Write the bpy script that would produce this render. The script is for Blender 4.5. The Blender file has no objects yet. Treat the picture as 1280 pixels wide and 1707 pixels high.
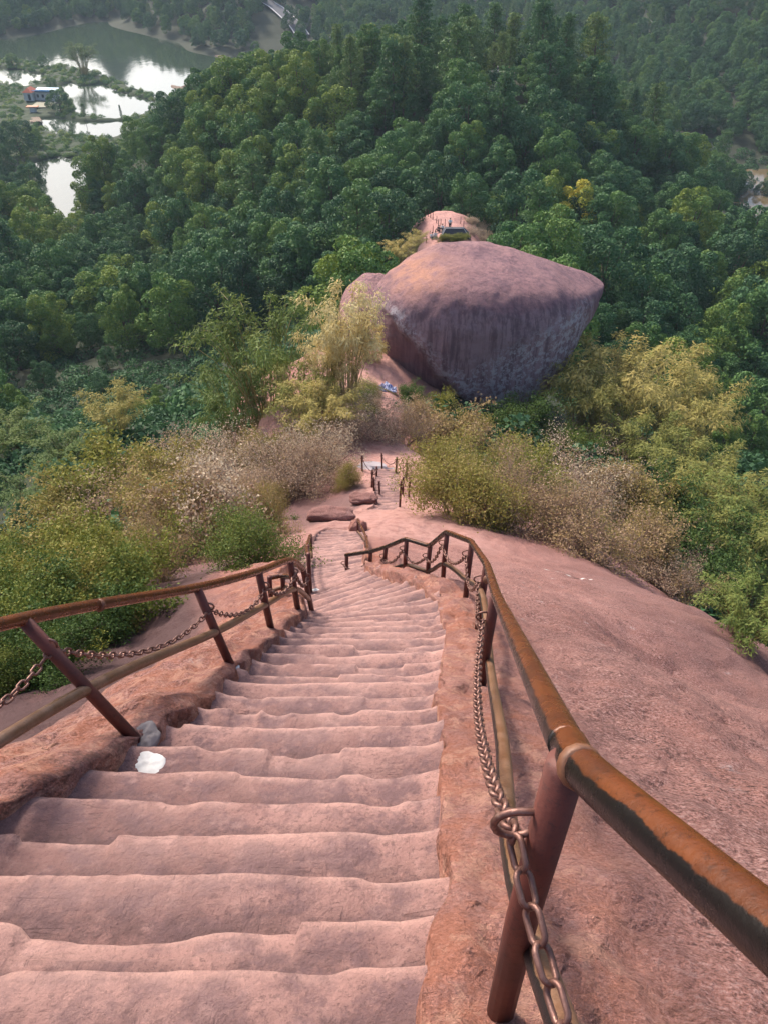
import bpy, math, random
import numpy as np
from mathutils import Vector, Matrix
from mathutils import noise as mnoise

scene = bpy.context.scene
COL = scene.collection
rng = np.random.default_rng(7)
random.seed(7)

# ------------------------------------------------------------------ camera, light, exposure
PITCH = math.radians(40.0)
FPX = 1314.0
HAZE = 0.00014
USE_NORMALS = False
CT, ST = math.cos(PITCH), math.sin(PITCH)

cam_data = bpy.data.cameras.new('camera')
cam = bpy.data.objects.new('camera', cam_data)
COL.objects.link(cam)
cam.location = (0, 0, 0)
cam.rotation_euler = (math.radians(90) - PITCH, 0, 0)
cam_data.sensor_fit = 'VERTICAL'
cam_data.sensor_height = 36.0
cam_data.lens = 36.0 * FPX / 1707.0
cam_data.clip_start = 0.05
cam_data.clip_end = 6000
scene.camera = cam

SUN_EL, SUN_AZ = math.radians(43), math.radians(-36)    # azimuth from +Y, negative = left
world = bpy.data.worlds.new('World')
scene.world = world
world.use_nodes = True
wn = world.node_tree.nodes
bg = wn.get('Background') or wn.new('ShaderNodeBackground')
sky = wn.new('ShaderNodeTexSky')
sky.sky_type = 'NISHITA'
sky.sun_disc = False
sky.sun_elevation = SUN_EL
sky.sun_rotation = SUN_AZ
sky.air_density = 1.0
sky.dust_density = 4.0
sky.ozone_density = 1.0
world.node_tree.links.new(sky.outputs[0], bg.inputs[0])
bg.inputs[1].default_value = 0.15
sun_data = bpy.data.lights.new('sun', 'SUN')
sun = bpy.data.objects.new('sun', sun_data)
COL.objects.link(sun)
sun_data.energy = 2.5
sun_data.angle = math.radians(9)
sun_data.color = (1.0, 0.90, 0.77)
sdir = Vector((math.sin(SUN_AZ) * math.cos(SUN_EL), math.cos(SUN_AZ) * math.cos(SUN_EL), math.sin(SUN_EL)))
sun.rotation_euler = sdir.to_track_quat('Z', 'Y').to_euler()
sun.location = (0, 0, 60)
vs = scene.view_settings
vs.view_transform = 'Standard'
vs.look = 'None'
vs.gamma = 1.0
vs.use_curve_mapping = False
vs.exposure = 1.06
scene.cycles.max_bounces = 5
scene.cycles.diffuse_bounces = 2
scene.cycles.glossy_bounces = 2
scene.cycles.transmission_bounces = 2
scene.cycles.transparent_max_bounces = 4
scene.cycles.volume_bounces = 0
scene.cycles.use_denoising = True

# ------------------------------------------------------------------ helpers
def ray(px, py):
    xc = (px - 640.0) / FPX
    yc = (853.5 - py) / FPX
    return np.array([xc, CT + ST * yc, -ST + CT * yc])

def at(px, py, Y):
    r = ray(px, py)
    return r * (Y / r[1])

def atz(px, py, z):
    r = ray(px, py)
    return r * (z / r[2])

def project(P):
    P = np.asarray(P, float)
    d = P[..., 1] * CT - P[..., 2] * ST
    up = P[..., 1] * ST + P[..., 2] * CT
    return 640 + FPX * P[..., 0] / d, 853.5 - FPX * up / d, d

def smooth(a, b, x):
    t = np.clip((np.asarray(x, float) - a) / (b - a), 0, 1)
    return t * t * (3 - 2 * t)

_tab = np.random.default_rng(3).random(65536)
def _h(ix, iy, iz):
    return _tab[((ix * 73856093) ^ (iy * 19349663) ^ (iz * 83492791)) & 65535]

def vnoise(x, y, z=0.0):
    x, y, z = np.broadcast_arrays(np.asarray(x, float), np.asarray(y, float), np.asarray(z, float))
    ix, iy, iz = np.floor(x).astype(np.int64), np.floor(y).astype(np.int64), np.floor(z).astype(np.int64)
    fx, fy, fz = x - ix, y - iy, z - iz
    fx, fy, fz = [f * f * f * (f * (f * 6 - 15) + 10) for f in (fx, fy, fz)]
    r = 0
    for dx in (0, 1):
        for dy in (0, 1):
            for dz in (0, 1):
                w = (fx if dx else 1 - fx) * (fy if dy else 1 - fy) * (fz if dz else 1 - fz)
                r = r + w * _h(ix + dx, iy + dy, iz + dz)
    return r * 2 - 1

def fbm(x, y, z=0.0, o=4, gain=0.5):
    s, a = 0, 1.0
    for i in range(o):
        f = 2.03 ** i
        s = s + a * vnoise(x * f + 17.3 * i, y * f + 5.1 * i, np.asarray(z) * f + 3.7 * i)
        a *= gain
    return s

def np_mesh(name, V, F, mats=None, smooth_shade=False, attrs=None, midx=None, normals=None):
    """V (n,3); F an (m,k) array or a list of such arrays / lists"""
    me = bpy.data.meshes.new(name)
    V = np.asarray(V, np.float32)
    if isinstance(F, np.ndarray):
        F = [F]
    tot, idx = [], []
    for f in F:
        f = np.asarray(f, np.int32)
        if f.size == 0:
            continue
        tot.append(np.full(len(f), f.shape[1], np.int32))
        idx.append(f.ravel())
    tot = np.concatenate(tot)
    idx = np.concatenate(idx)
    me.vertices.add(len(V))
    me.vertices.foreach_set('co', V.ravel())
    me.loops.add(len(idx))
    me.loops.foreach_set('vertex_index', idx)
    me.polygons.add(len(tot))
    st = np.concatenate([[0], np.cumsum(tot)[:-1]]).astype(np.int32)
    me.polygons.foreach_set('loop_start', st)
    if smooth_shade:
        me.polygons.foreach_set('use_smooth', np.ones(len(tot), bool))
    else:
        me.polygons.foreach_set('use_smooth', np.zeros(len(tot), bool))
    for m in (mats if isinstance(mats, (list, tuple)) else [mats]):
        if m:
            me.materials.append(m)
    if midx is not None:
        me.polygons.foreach_set('material_index', np.asarray(midx, np.int32))
    for k, a in (attrs or {}).items():
        at_ = me.attributes.new(k, 'FLOAT', 'POINT')
        at_.data.foreach_set('value', np.asarray(a, np.float32))
    me.update(calc_edges=True)
    if normals is not None and USE_NORMALS:
        me.polygons.foreach_set('use_smooth', np.ones(len(tot), bool))
        me.normals_split_custom_set_from_vertices(np.asarray(normals, np.float32))
    return me

def obj(name, me, parent=None, loc=(0, 0, 0), rotz=0.0, scale=1.0):
    o = bpy.data.objects.new(name, me)
    COL.objects.link(o)
    o.location = loc
    if rotz:
        o.rotation_euler = (0, 0, rotz)
    if scale != 1.0:
        o.scale = (scale,) * 3 if np.isscalar(scale) else scale
    if parent is not None:
        o.parent = parent
    return o

def tag(o, label=None, cat=None, group=None, kind=None):
    if label: o['label'] = label
    if cat: o['category'] = cat
    if group: o['group'] = group
    if kind: o['kind'] = kind
    return o

def thing(name, label, cat, loc=(0, 0, 0), rotz=0.0, group=None, scale=1.0):
    o = obj(name, None, None, loc, rotz, scale)
    o.empty_display_size = 0.2
    return tag(o, label, cat, group)

class MB:
    """collects verts and faces for one mesh"""
    def __init__(s):
        s.V, s.Q, s.T, s.A, s.n = [], [], [], [], 0
    def add(s, V, Q=None, T=None, A=None):
        V = np.asarray(V, float)
        if Q is not None and len(Q): s.Q.append(np.asarray(Q) + s.n)
        if T is not None and len(T): s.T.append(np.asarray(T) + s.n)
        s.V.append(V)
        s.A.append(np.zeros(len(V)) if A is None else np.broadcast_to(np.asarray(A, float), (len(V),)))
        s.n += len(V)
    def box(s, c, d, R=None):
        c, d = np.asarray(c, float), np.asarray(d, float) / 2
        P = np.array([[x, y, z] for x in (-1, 1) for y in (-1, 1) for z in (-1, 1)], float) * d
        if R is not None: P = P @ np.asarray(R).T
        s.add(P + c, [[0, 1, 3, 2], [4, 6, 7, 5], [0, 4, 5, 1], [2, 3, 7, 6], [0, 2, 6, 4], [1, 5, 7, 3]])
    def tube(s, pts, r, seg=8, cap=True, A=None):
        pts = np.asarray(pts, float)
        n = len(pts)
        r = np.broadcast_to(np.asarray(r, float), (n,))
        tan = np.gradient(pts, axis=0)
        tan /= np.linalg.norm(tan, axis=1)[:, None] + 1e-12
        up = np.array([0, 0, 1.0]) if abs(tan[0][2]) < 0.9 else np.array([0, 1.0, 0])
        rings = []
        nrm = None
        for i in range(n):
            if nrm is None:
                nrm = up - tan[i] * (up @ tan[i])
            else:
                nrm = nrm - tan[i] * (nrm @ tan[i])
            nrm /= np.linalg.norm(nrm) + 1e-12
            b = np.cross(tan[i], nrm)
            a = np.linspace(0, 2 * np.pi, seg, endpoint=False)
            rings.append(pts[i] + r[i] * (np.cos(a)[:, None] * nrm + np.sin(a)[:, None] * b))
        V = np.concatenate(rings)
        i, j = np.meshgrid(np.arange(n - 1), np.arange(seg), indexing='ij')
        a0 = i * seg + j
        a1 = i * seg + (j + 1) % seg
        Q = np.stack([a0, a1, a1 + seg, a0 + seg], -1).reshape(-1, 4)
        T = []
        if cap:
            V = np.concatenate([V, pts[:1], pts[-1:]])
            c0, c1 = n * seg, n * seg + 1
            for k in range(seg):
                T.append([c0, (k + 1) % seg, k])
                T.append([c1, (n - 1) * seg + k, (n - 1) * seg + (k + 1) % seg])
        s.add(V, Q, T, A)
    def mesh(s, name, mat, smooth_shade=False, attr='rnd', normals=None):
        V = np.concatenate(s.V)
        F = []
        if s.Q: F.append(np.concatenate(s.Q))
        if s.T: F.append(np.concatenate(s.T))
        return np_mesh(name, V, F, mat, smooth_shade, {attr: np.concatenate(s.A)}, normals=normals)

def spline(P, n):
    """Catmull-Rom resample"""
    P = np.asarray(P, float)
    if len(P) < 3:
        t = np.linspace(0, 1, n)[:, None]
        return P[0] * (1 - t) + P[-1] * t
    Q = np.concatenate([[2 * P[0] - P[1]], P, [2 * P[-1] - P[-2]]])
    out = []
    for u in np.linspace(0, len(P) - 1 - 1e-9, n):
        i = int(u); t = u - i
        p0, p1, p2, p3 = Q[i:i + 4]
        out.append(0.5 * (2 * p1 + (p2 - p0) * t + (2 * p0 - 5 * p1 + 4 * p2 - p3) * t * t + (3 * p1 - p0 - 3 * p2 + p3) * t ** 3))
    return np.array(out)

def grid_faces(nr, nc):
    i, j = np.meshgrid(np.arange(nr - 1), np.arange(nc - 1), indexing='ij')
    a = (i * nc + j).ravel()
    return np.stack([a, a + 1, a + nc + 1, a + nc], -1)
# ------------------------------------------------------------------ materials
class M:
    def __init__(s, name, rough=0.8, spec=0.3):
        s.m = bpy.data.materials.new(name)
        s.m.use_nodes = True
        s.t = s.m.node_tree
        for n in list(s.t.nodes): s.t.nodes.remove(n)
        s.out = s.t.nodes.new('ShaderNodeOutputMaterial')
        s.b = s.t.nodes.new('ShaderNodeBsdfPrincipled')
        s.t.links.new(s.b.outputs[0], s.out.inputs[0])
        s.b.inputs['Roughness'].default_value = rough
        s.b.inputs['Specular IOR Level'].default_value = spec
        s.tc = None
    def val(s, sock, v):
        if isinstance(v, bpy.types.NodeSocket): s.t.links.new(v, sock)
        elif isinstance(v, (tuple, list)) and len(v) == 3 and sock.type == 'RGBA': sock.default_value = (*v, 1)
        else: sock.default_value = v
    def co(s):
        if s.tc is None: s.tc = s.t.nodes.new('ShaderNodeTexCoord')
        return s.tc.outputs['Object']
    def pos(s):
        return s.t.nodes.new('ShaderNodeNewGeometry').outputs['Position']
    def mapv(s, v, scale=(1, 1, 1), rot=(0, 0, 0)):
        n = s.t.nodes.new('ShaderNodeMapping')
        s.t.links.new(v, n.inputs[0])
        n.inputs['Scale'].default_value = scale
        n.inputs['Rotation'].default_value = rot
        return n.outputs[0]
    def noise(s, scale, detail=6, rough=0.6, v=None, dist=0.0):
        n = s.t.nodes.new('ShaderNodeTexNoise')
        s.t.links.new(v if v is not None else s.co(), n.inputs['Vector'])
        n.inputs['Scale'].default_value = scale
        n.inputs['Detail'].default_value = detail
        n.inputs['Roughness'].default_value = rough
        n.inputs['Distortion'].default_value = dist
        return n.outputs['Fac']
    def voro(s, scale, v=None, feature='F1', out='Distance'):
        n = s.t.nodes.new('ShaderNodeTexVoronoi')
        n.feature = feature
        s.t.links.new(v if v is not None else s.co(), n.inputs['Vector'])
        n.inputs['Scale'].default_value = scale
        return n.outputs[out]
    def ramp(s, fac, stops, interp='LINEAR'):
        n = s.t.nodes.new('ShaderNodeValToRGB')
        n.color_ramp.interpolation = interp
        e = n.color_ramp.elements
        while len(e) < len(stops): e.new(0.5)
        for k, (p, c) in enumerate(stops):
            e[k].position = p
            e[k].color = (*c, 1) if not np.isscalar(c) else (c, c, c, 1)
        s.t.links.new(fac, n.inputs[0])
        return n.outputs[0]
    def mix(s, f, a, b, mode='MIX'):
        n = s.t.nodes.new('ShaderNodeMix')
        n.data_type = 'RGBA'
        n.blend_type = mode
        s.val(n.inputs[0], f); s.val(n.inputs[6], a); s.val(n.inputs[7], b)
        return n.outputs[2]
    def math(s, op, a, b=0.0, c=0.0, clamp=False):
        n = s.t.nodes.new('ShaderNodeMath')
        n.operation = op
        n.use_clamp = clamp
        s.val(n.inputs[0], a); s.val(n.inputs[1], b); s.val(n.inputs[2], c)
        return n.outputs[0]
    def step(s, v, a, b):
        n = s.t.nodes.new('ShaderNodeMapRange')
        n.interpolation_type = 'SMOOTHSTEP'
        s.val(n.inputs[0], v)
        n.inputs[1].default_value = a; n.inputs[2].default_value = b
        return n.outputs[0]
    def attr(s, name, t='GEOMETRY'):
        n = s.t.nodes.new('ShaderNodeAttribute')
        n.attribute_name = name
        n.attribute_type = t
        return n.outputs['Fac']
    def sep(s, v):
        n = s.t.nodes.new('ShaderNodeSeparateXYZ')
        s.t.links.new(v, n.inputs[0])
        return n.outputs
    def objinfo(s):
        return s.t.nodes.new('ShaderNodeObjectInfo')
    def bump(s, h, strength=0.5, dist=0.02, chain=None):
        n = s.t.nodes.new('ShaderNodeBump')
        n.inputs['Strength'].default_value = strength
        n.inputs['Distance'].default_value = dist
        s.t.links.new(h, n.inputs['Height'])
        if chain is not None: s.t.links.new(chain, n.inputs['Normal'])
        return n.outputs[0]
    def fin(s, color=None, normal=None, rough=None, metal=None):
        if color is not None: s.val(s.b.inputs['Base Color'], color)
        if normal is not None: s.t.links.new(normal, s.b.inputs['Normal'])
        if rough is not None: s.val(s.b.inputs['Roughness'], rough)
        if metal is not None: s.val(s.b.inputs['Metallic'], metal)
        return s.m

def plain(name, c, rough=0.7, metal=0.0, var=0.12, scale=8.0, spec=0.3):
    m = M(name, rough, spec)
    n = m.noise(scale, 5)
    col = m.mix(n, tuple(x * (1 - var) for x in c), tuple(min(1, x * (1 + var)) for x in c))
    return m.fin(col, m.bump(n, 0.15, 0.01), metal=metal)

def rock_mat():
    m = M('sandstone', 0.85, 0.25)
    co = m.co()
    wild = m.attr('wild')
    lam = m.mapv(co, (0.80, 1.10, 1.10), (0, 0, 0.35))
    # broad swells of salmon, rose and dun
    base = m.mix(m.step(m.noise(0.5, 5, 0.6), 0.34, 0.66), (0.296, 0.128, 0.105), (0.422, 0.205, 0.173))
    base = m.mix(m.math('MULTIPLY', m.step(m.noise(0.8, 6, 0.65, m.mapv(co, (1, .6, 1), (0, 0, .5))), 0.50, 0.68), 0.5), base, (0.203, 0.100, 0.094))
    base = m.mix(m.math('MULTIPLY', m.step(m.noise(4.0, 8, 0.75), 0.52, 0.68), 0.5), base, (0.164, 0.080, 0.076))
    # grit: open pits and pale grains, down to the size of a fingernail
    g1 = m.noise(34.0, 5, 0.80, lam)
    g2 = m.noise(85.0, 3, 0.75, lam)
    amt = m.math('MULTIPLY_ADD', wild, 0.70, 0.32)
    z1 = m.step(m.noise(1.7, 6, .7), 0.36, 0.60)
    z2 = m.step(m.noise(2.3, 6, .7, m.mapv(co, (1, 1, 1), (0, 0, 2))), 0.36, 0.60)
    base = m.mix(m.math('MULTIPLY', m.step(g1, 0.475, 0.415), m.math('MULTIPLY', amt, z2)), base, (0.068, 0.032, 0.029))
    base = m.mix(m.math('MULTIPLY', m.step(g1, 0.540, 0.590), m.math('MULTIPLY', amt, z1)), base, (0.548, 0.335, 0.307))
    base = m.mix(m.math('MULTIPLY', m.step(g2, 0.470, 0.40), m.math('MULTIPLY', amt, 0.75)), base, (0.093, 0.045, 0.041))
    base = m.mix(m.math('MULTIPLY', m.step(g2, 0.545, 0.60), m.math('MULTIPLY', amt, 0.6)), base, (0.548, 0.345, 0.321))
    # lichen rosettes and chalky scabs
    warp = m.mapv(co, (1, 1, 1))
    spots = m.voro(2.2, warp)
    sp2 = m.math('MULTIPLY', m.step(spots, 0.16, 0.04), m.step(m.noise(34, 6, .85), 0.48, 0.55))
    base = m.mix(m.math('MULTIPLY', sp2, m.math('MULTIPLY', wild, 0.85)), base, (0.548, 0.455, 0.453))
    og = m.math('MULTIPLY', m.attr('orange'), m.step(m.noise(3.2, 7, 0.72), 0.40, 0.62))
    base = m.mix(m.math('MULTIPLY', og, 0.5), base, (0.438, 0.149, 0.073))
    og2 = m.math('MULTIPLY', m.attr('orange'), m.step(m.noise(6.5, 7, 0.78, m.mapv(co, (1, 1, 1), (0, 0, 1))), 0.50, 0.60))
    base = m.mix(m.math('MULTIPLY', og2, 0.65), base, (0.548, 0.300, 0.224))
    al = m.math('MULTIPLY', m.attr('algae'), m.step(m.noise(9, 7, 0.8), 0.49, 0.60))
    base = m.mix(m.math('MULTIPLY', al, 0.6), base, (0.087, 0.052, 0.049))
    sd = m.math('MULTIPLY', m.attr('dust'), m.step(m.noise(3.5, 7, .7), 0.30, 0.62))
    base = m.mix(m.math('MULTIPLY', sd, 0.75), base, (0.504, 0.285, 0.248))
    gy = m.attr('grey')
    base = m.mix(m.math('MULTIPLY', gy, m.step(m.noise(1.3, 6, .7), 0.05, 0.45)), base, (0.115, 0.063, 0.063))
    # wandering cracks
    cr = m.noise(1.5, 5, 0.6, m.mapv(co, (0.6, 1.2, 1.2), (0, 0, .4)), 0.6)
    ck = m.math('MULTIPLY', m.step(m.math('ABSOLUTE', m.math('SUBTRACT', cr, 0.5)), 0.006, 0.001), m.math('MULTIPLY', wild, m.step(m.noise(.9, 3), .50, .58)))
    base = m.mix(m.math('MULTIPLY', ck, 0.7), base, (0.054, 0.030, 0.029))
    h = m.math('ADD', m.noise(11, 9, 0.74), m.math('MULTIPLY', g1, 1.1))
    nb = m.bump(h, 1.0, 0.05)
    nb = m.bump(m.noise(2.2, 6, 0.65), 0.45, 0.18, nb)
    return m.fin(base, nb)

def step_mat():
    m = M('worn_sandstone', 0.82, 0.25)
    v = m.pos()
    big = m.noise(0.9, 5, 0.6, v)
    med = m.noise(4.5, 9, 0.72, v)
    base = m.mix(m.step(big, 0.38, 0.62), (0.175, 0.092, 0.085), (0.292, 0.162, 0.144))
    base = m.mix(m.math('MULTIPLY', m.step(med, 0.43, 0.58), 0.8), base, (0.111, 0.066, 0.074))
    base = m.mix(m.math('MULTIPLY', m.step(m.noise(13, 8, 0.75, v), 0.52, 0.68), 0.5), base, (0.424, 0.257, 0.232))
    base = m.mix(m.math('MULTIPLY', m.step(m.noise(52, 5, 0.78, v), 0.525, 0.60), 0.75), base, (0.122, 0.068, 0.065))
    wm = m.math('MULTIPLY', m.attr('mid'), m.step(m.noise(2.6, 6, .65, v), 0.34, 0.62))
    base = m.mix(m.math('MULTIPLY', wm, 0.35), base, (0.382, 0.232, 0.202))
    # dark short gouges and cracks running across the treads
    cr = m.noise(5.0, 2, 0.6, m.mapv(v, (0.10, 1.6, 1.6), (0, 0, .08)), 0.15)
    ridge = m.math('ABSOLUTE', m.math('SUBTRACT', cr, 0.5))
    line = m.math('MULTIPLY', m.step(ridge, 0.014, 0.003), m.step(m.noise(2.7, 4, .65, v), 0.56, 0.62))
    base = m.mix(m.math('MULTIPLY', line, 0.25), base, (0.058, 0.036, 0.037))
    gq = m.math('MULTIPLY', m.step(m.noise(12.0, 6, 0.7, m.mapv(v, (0.45, 1.3, 1.3), (0, 0, .1))), 0.60, 0.68), m.step(m.noise(1.4, 3, .5, m.mapv(v, (1, 1, 1), (1, 0, 0))), 0.53, 0.62))
    base = m.mix(m.math('MULTIPLY', gq, 0.6), base, (0.138, 0.084, 0.087))
    # chisel marks down the treads
    ch = m.noise(20.0, 4, 0.6, m.mapv(v, (1.5, 0.32, 0.32), (0, 0, 0.25)), 0.3)
    chm = m.math('MULTIPLY', m.step(ch, 0.60, 0.68), m.step(m.noise(1.3, 3, .5, m.mapv(v, (1, 1, 1), (0, 0, 1))), 0.5, 0.6))
    base = m.mix(m.math('MULTIPLY', chm, 0.16), base, (0.138, 0.084, 0.087))
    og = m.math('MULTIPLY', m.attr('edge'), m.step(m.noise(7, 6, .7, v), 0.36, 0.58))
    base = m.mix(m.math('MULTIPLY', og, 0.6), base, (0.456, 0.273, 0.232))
    dk = m.math('MULTIPLY', m.attr('back'), m.step(m.noise(10, 6, .7, v), 0.30, 0.58))  # step shading put into the colour: treads darken towards the riser
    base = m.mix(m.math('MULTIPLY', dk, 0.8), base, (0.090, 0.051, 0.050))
    h = m.math('ADD', m.noise(24, 8, 0.7, v), m.math('MULTIPLY', m.math('ADD', m.math('ADD', line, gq), chm), -0.10))
    nb = m.bump(h, 0.95, 0.022)
    nb = m.bump(m.noise(5.5, 7, 0.7, v), 0.3, 0.05, nb)
    return m.fin(base, nb)

def boulder_mat(kind='boulder'):
    m = M('weathered_boulder_rock', 0.8, 0.25)
    c = m.co()
    big = m.noise(0.35, 7, 0.68)
    base = m.mix(m.step(big, 0.35, 0.65), (0.355, 0.189, 0.198), (0.243, 0.134, 0.161))
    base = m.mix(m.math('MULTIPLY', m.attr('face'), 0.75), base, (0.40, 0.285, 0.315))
    st = m.noise(1.6, 7, 0.72, m.mapv(c, (1.7, 1.7, 0.09)))
    base = m.mix(m.math('MULTIPLY', m.step(st, 0.42, 0.60), 0.65), base, (0.115, 0.067, 0.088))
    base = m.mix(m.math('MULTIPLY', m.step(m.noise(0.9, 8, 0.75), 0.48, 0.66), 0.4), base, (0.148, 0.093, 0.121))
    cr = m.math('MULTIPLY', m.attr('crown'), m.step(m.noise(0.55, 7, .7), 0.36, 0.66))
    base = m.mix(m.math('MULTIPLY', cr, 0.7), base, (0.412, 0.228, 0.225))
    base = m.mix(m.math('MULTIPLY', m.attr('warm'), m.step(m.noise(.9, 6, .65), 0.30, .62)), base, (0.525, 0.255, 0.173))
    pit = m.noise(2.4, 8, 0.8)
    base = m.mix(m.math('MULTIPLY', m.step(pit, 0.56, 0.66), 0.4), base, (0.104, 0.063, 0.077))
    lic = m.math('MULTIPLY', m.attr('lichen'), m.step(m.noise(2.6, 9, 0.80), 0.485, 0.545))
    base = m.mix(m.math('MULTIPLY', lic, 0.75), base, (0.56, 0.52, 0.56))
    sp = m.math('MULTIPLY', m.step(m.noise(7.0, 6, 0.8), 0.60, 0.66), m.step(m.noise(0.5, 3), 0.4, 0.6))
    base = m.mix(m.math('MULTIPLY', sp, 0.35), base, (0.469, 0.400, 0.465))
    base = m.mix(m.math('MULTIPLY', m.attr('red'), 0.8), base, (0.207, 0.081, 0.084))
    nb = m.bump(m.noise(3.0, 9, 0.75), 0.9, 0.25)
    nb = m.bump(m.noise(12.0, 5, 0.72), 0.5, 0.08, nb)
    return m.fin(base, nb)

def rust_mat(name, cols, metal, rough, olive=0.0):
    m = M(name, rough, 0.45)
    v = m.pos()
    n = m.noise(9, 8, 0.72, v)
    c = m.mix(m.step(n, 0.35, 0.65), cols[0], cols[1])
    c = m.mix(m.math('MULTIPLY', m.step(m.noise(60, 6, 0.75, v), 0.52, 0.66), 0.6), c, cols[2])
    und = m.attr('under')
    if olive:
        # dark reflection painted as a blackish strip along the flank of the pipe
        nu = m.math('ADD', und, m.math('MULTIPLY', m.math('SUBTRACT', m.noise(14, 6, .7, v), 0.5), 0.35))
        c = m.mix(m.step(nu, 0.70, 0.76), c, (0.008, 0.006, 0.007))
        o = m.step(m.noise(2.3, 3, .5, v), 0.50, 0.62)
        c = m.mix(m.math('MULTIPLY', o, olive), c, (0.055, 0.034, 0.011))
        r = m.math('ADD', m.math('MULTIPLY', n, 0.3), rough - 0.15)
    else:
        r = m.math('ADD', m.math('MULTIPLY', n, 0.3), rough - 0.15)
    nb = m.bump(m.noise(70, 6, 0.7, v), 0.35, 0.004)
    return m.fin(c, nb, r, metal)

def leaf_mat(name, ramp, trans=0.25, leafvar=0.5, rough=0.55):
    """ramp: colour stops over the tone of the plant (object colour R) and a per-leaf offset"""
    m = M(name, rough, 0.10)
    oi = m.objinfo()
    cr = m.t.nodes.new('ShaderNodeSeparateColor')
    m.t.links.new(oi.outputs['Color'], cr.inputs[0])
    rnd = m.math('MULTIPLY', m.math('SUBTRACT', oi.outputs['Random'], 0.5), cr.outputs[1])
    tone = m.math('ADD', cr.outputs[0], rnd)
    leaf = m.math('MULTIPLY', m.math('SUBTRACT', m.attr('rnd'), 0.5), leafvar)
    col = m.ramp(m.math('ADD', tone, leaf, clamp=True), ramp)
    m.fin(col)
    tr = m.t.nodes.new('ShaderNodeBsdfTranslucent')
    m.t.links.new(col, tr.inputs[0])
    mx = m.t.nodes.new('ShaderNodeMixShader')
    mx.inputs[0].default_value = trans
    m.t.links.new(m.b.outputs[0], mx.inputs[1])
    m.t.links.new(tr.outputs[0], mx.inputs[2])
    m.t.links.new(mx.outputs[0], m.out.inputs[0])
    return m.m

MAT = {}
MAT['rock'] = rock_mat()
MAT['step'] = step_mat()
MAT['boulder'] = boulder_mat()
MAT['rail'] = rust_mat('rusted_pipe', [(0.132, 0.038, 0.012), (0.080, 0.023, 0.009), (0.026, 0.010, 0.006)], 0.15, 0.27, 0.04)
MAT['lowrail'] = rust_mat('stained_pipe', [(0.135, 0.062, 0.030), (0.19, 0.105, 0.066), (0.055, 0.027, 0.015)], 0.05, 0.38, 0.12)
MAT['post'] = rust_mat('red_rusted_post', [(0.105, 0.026, 0.018), (0.07, 0.021, 0.017), (0.035, 0.014, 0.012)], 0.15, 0.6)
MAT['weld'] = rust_mat('pale_weld', [(0.19, 0.085, 0.042), (0.115, 0.045, 0.024), (0.06, 0.026, 0.016)], 0.1, 0.5)
MAT['chain'] = rust_mat('rusty_chain', [(0.20, 0.105, 0.085), (0.13, 0.062, 0.05), (0.27, 0.17, 0.14)], 0.6, 0.42)
MAT['bark'] = plain('bark', (0.10, 0.075, 0.06), 0.9, 0, 0.35, 6)
MAT['twig'] = plain('twig', (0.20, 0.13, 0.105), 0.9, 0, 0.35, 6)
MAT['culm'] = plain('bamboo_cane', (0.30, 0.24, 0.10), 0.5, 0, 0.3, 4)
MAT['earth'] = plain('forest_soil', (0.028, 0.034, 0.020), 0.95, 0, 0.4, 0.15)
MAT['mud'] = plain('bank_mud', (0.16, 0.115, 0.085), 0.95, 0, 0.3, 0.2)
MAT['white'] = plain('white_plaster', (0.50, 0.49, 0.48), 0.85, 0, 0.25, 22)
G = [(0.0, (0.044, 0.096, 0.046)), (0.3, (0.061, 0.136, 0.054)), (0.55, (0.101, 0.184, 0.049)), (0.8, (0.204, 0.250, 0.046)), (1.0, (0.478, 0.400, 0.057))]
MAT['tree'] = leaf_mat('broadleaf_foliage', G, 0.22, 0.30)
P_ = [(0.0, (0.044, 0.106, 0.051)), (0.4, (0.083, 0.155, 0.055)), (0.75, (0.156, 0.211, 0.068)), (1.0, (0.276, 0.264, 0.076))]
MAT['pine'] = leaf_mat('pine_foliage', P_, 0.2, 0.35)
B_ = [(0.0, (0.047, 0.101, 0.034)), (0.35, (0.135, 0.182, 0.047)), (0.6, (0.297, 0.270, 0.081)), (0.85, (0.486, 0.365, 0.135)), (1.0, (0.600, 0.513, 0.270))]
MAT['bamboo'] = leaf_mat('bamboo_leaves', B_, 0.35, 0.3)
S_ = [(0.0, (0.037, 0.076, 0.024)), (0.25, (0.091, 0.137, 0.033)), (0.45, (0.206, 0.202, 0.041)), (0.62, (0.300, 0.228, 0.085)), (0.8, (0.320, 0.212, 0.150)), (1.0, (0.538, 0.446, 0.319))]
MAT['shrub'] = leaf_mat('shrub_leaves', S_, 0.3, 0.24)
MAT['grass'] = leaf_mat('dry_grass_blades', [(0, (0.20, 0.16, 0.06)), (0.5, (0.34, 0.25, 0.12)), (1, (0.45, 0.34, 0.2))], 0.3, 0.8)
# ------------------------------------------------------------------ the sandstone ridge with its carved stair
_yk = np.array([-4, 0, 5.2, 6.4, 7.4, 8.4, 11, 14.4, 16.5, 18.5, 20, 23, 25, 27, 29, 32, 60.])
_xk = np.array([-.955, -.595, -.12, -.17, -.68, -.97, -1.05, -1.12, -.80, -.2, .15, .12, .10, -.5, -1.5, -2.6, -2.6])
_zy = np.array([-4, 7.2, 9, 11.5, 14.4, 16.5, 20, 25, 28, 32, 37, 42, 60.])
_zz = np.array([1.74, -7.33, -8.8, -10.7, -12.9, -14.2, -16.5, -18.8, -20.2, -21.5, -23, -24.5, -25.5])
_wy = np.array([-4, 1.05, 1.40, 1.55, 1.75, 1.95, 2.2, 2.5, 6, 8, 15, 19, 26, 60.])
_wl = np.array([1.35, 1.33, 1.06, .95, .86, .82, .76, .68, .70, .62, .62, .46, .46, .46])
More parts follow.
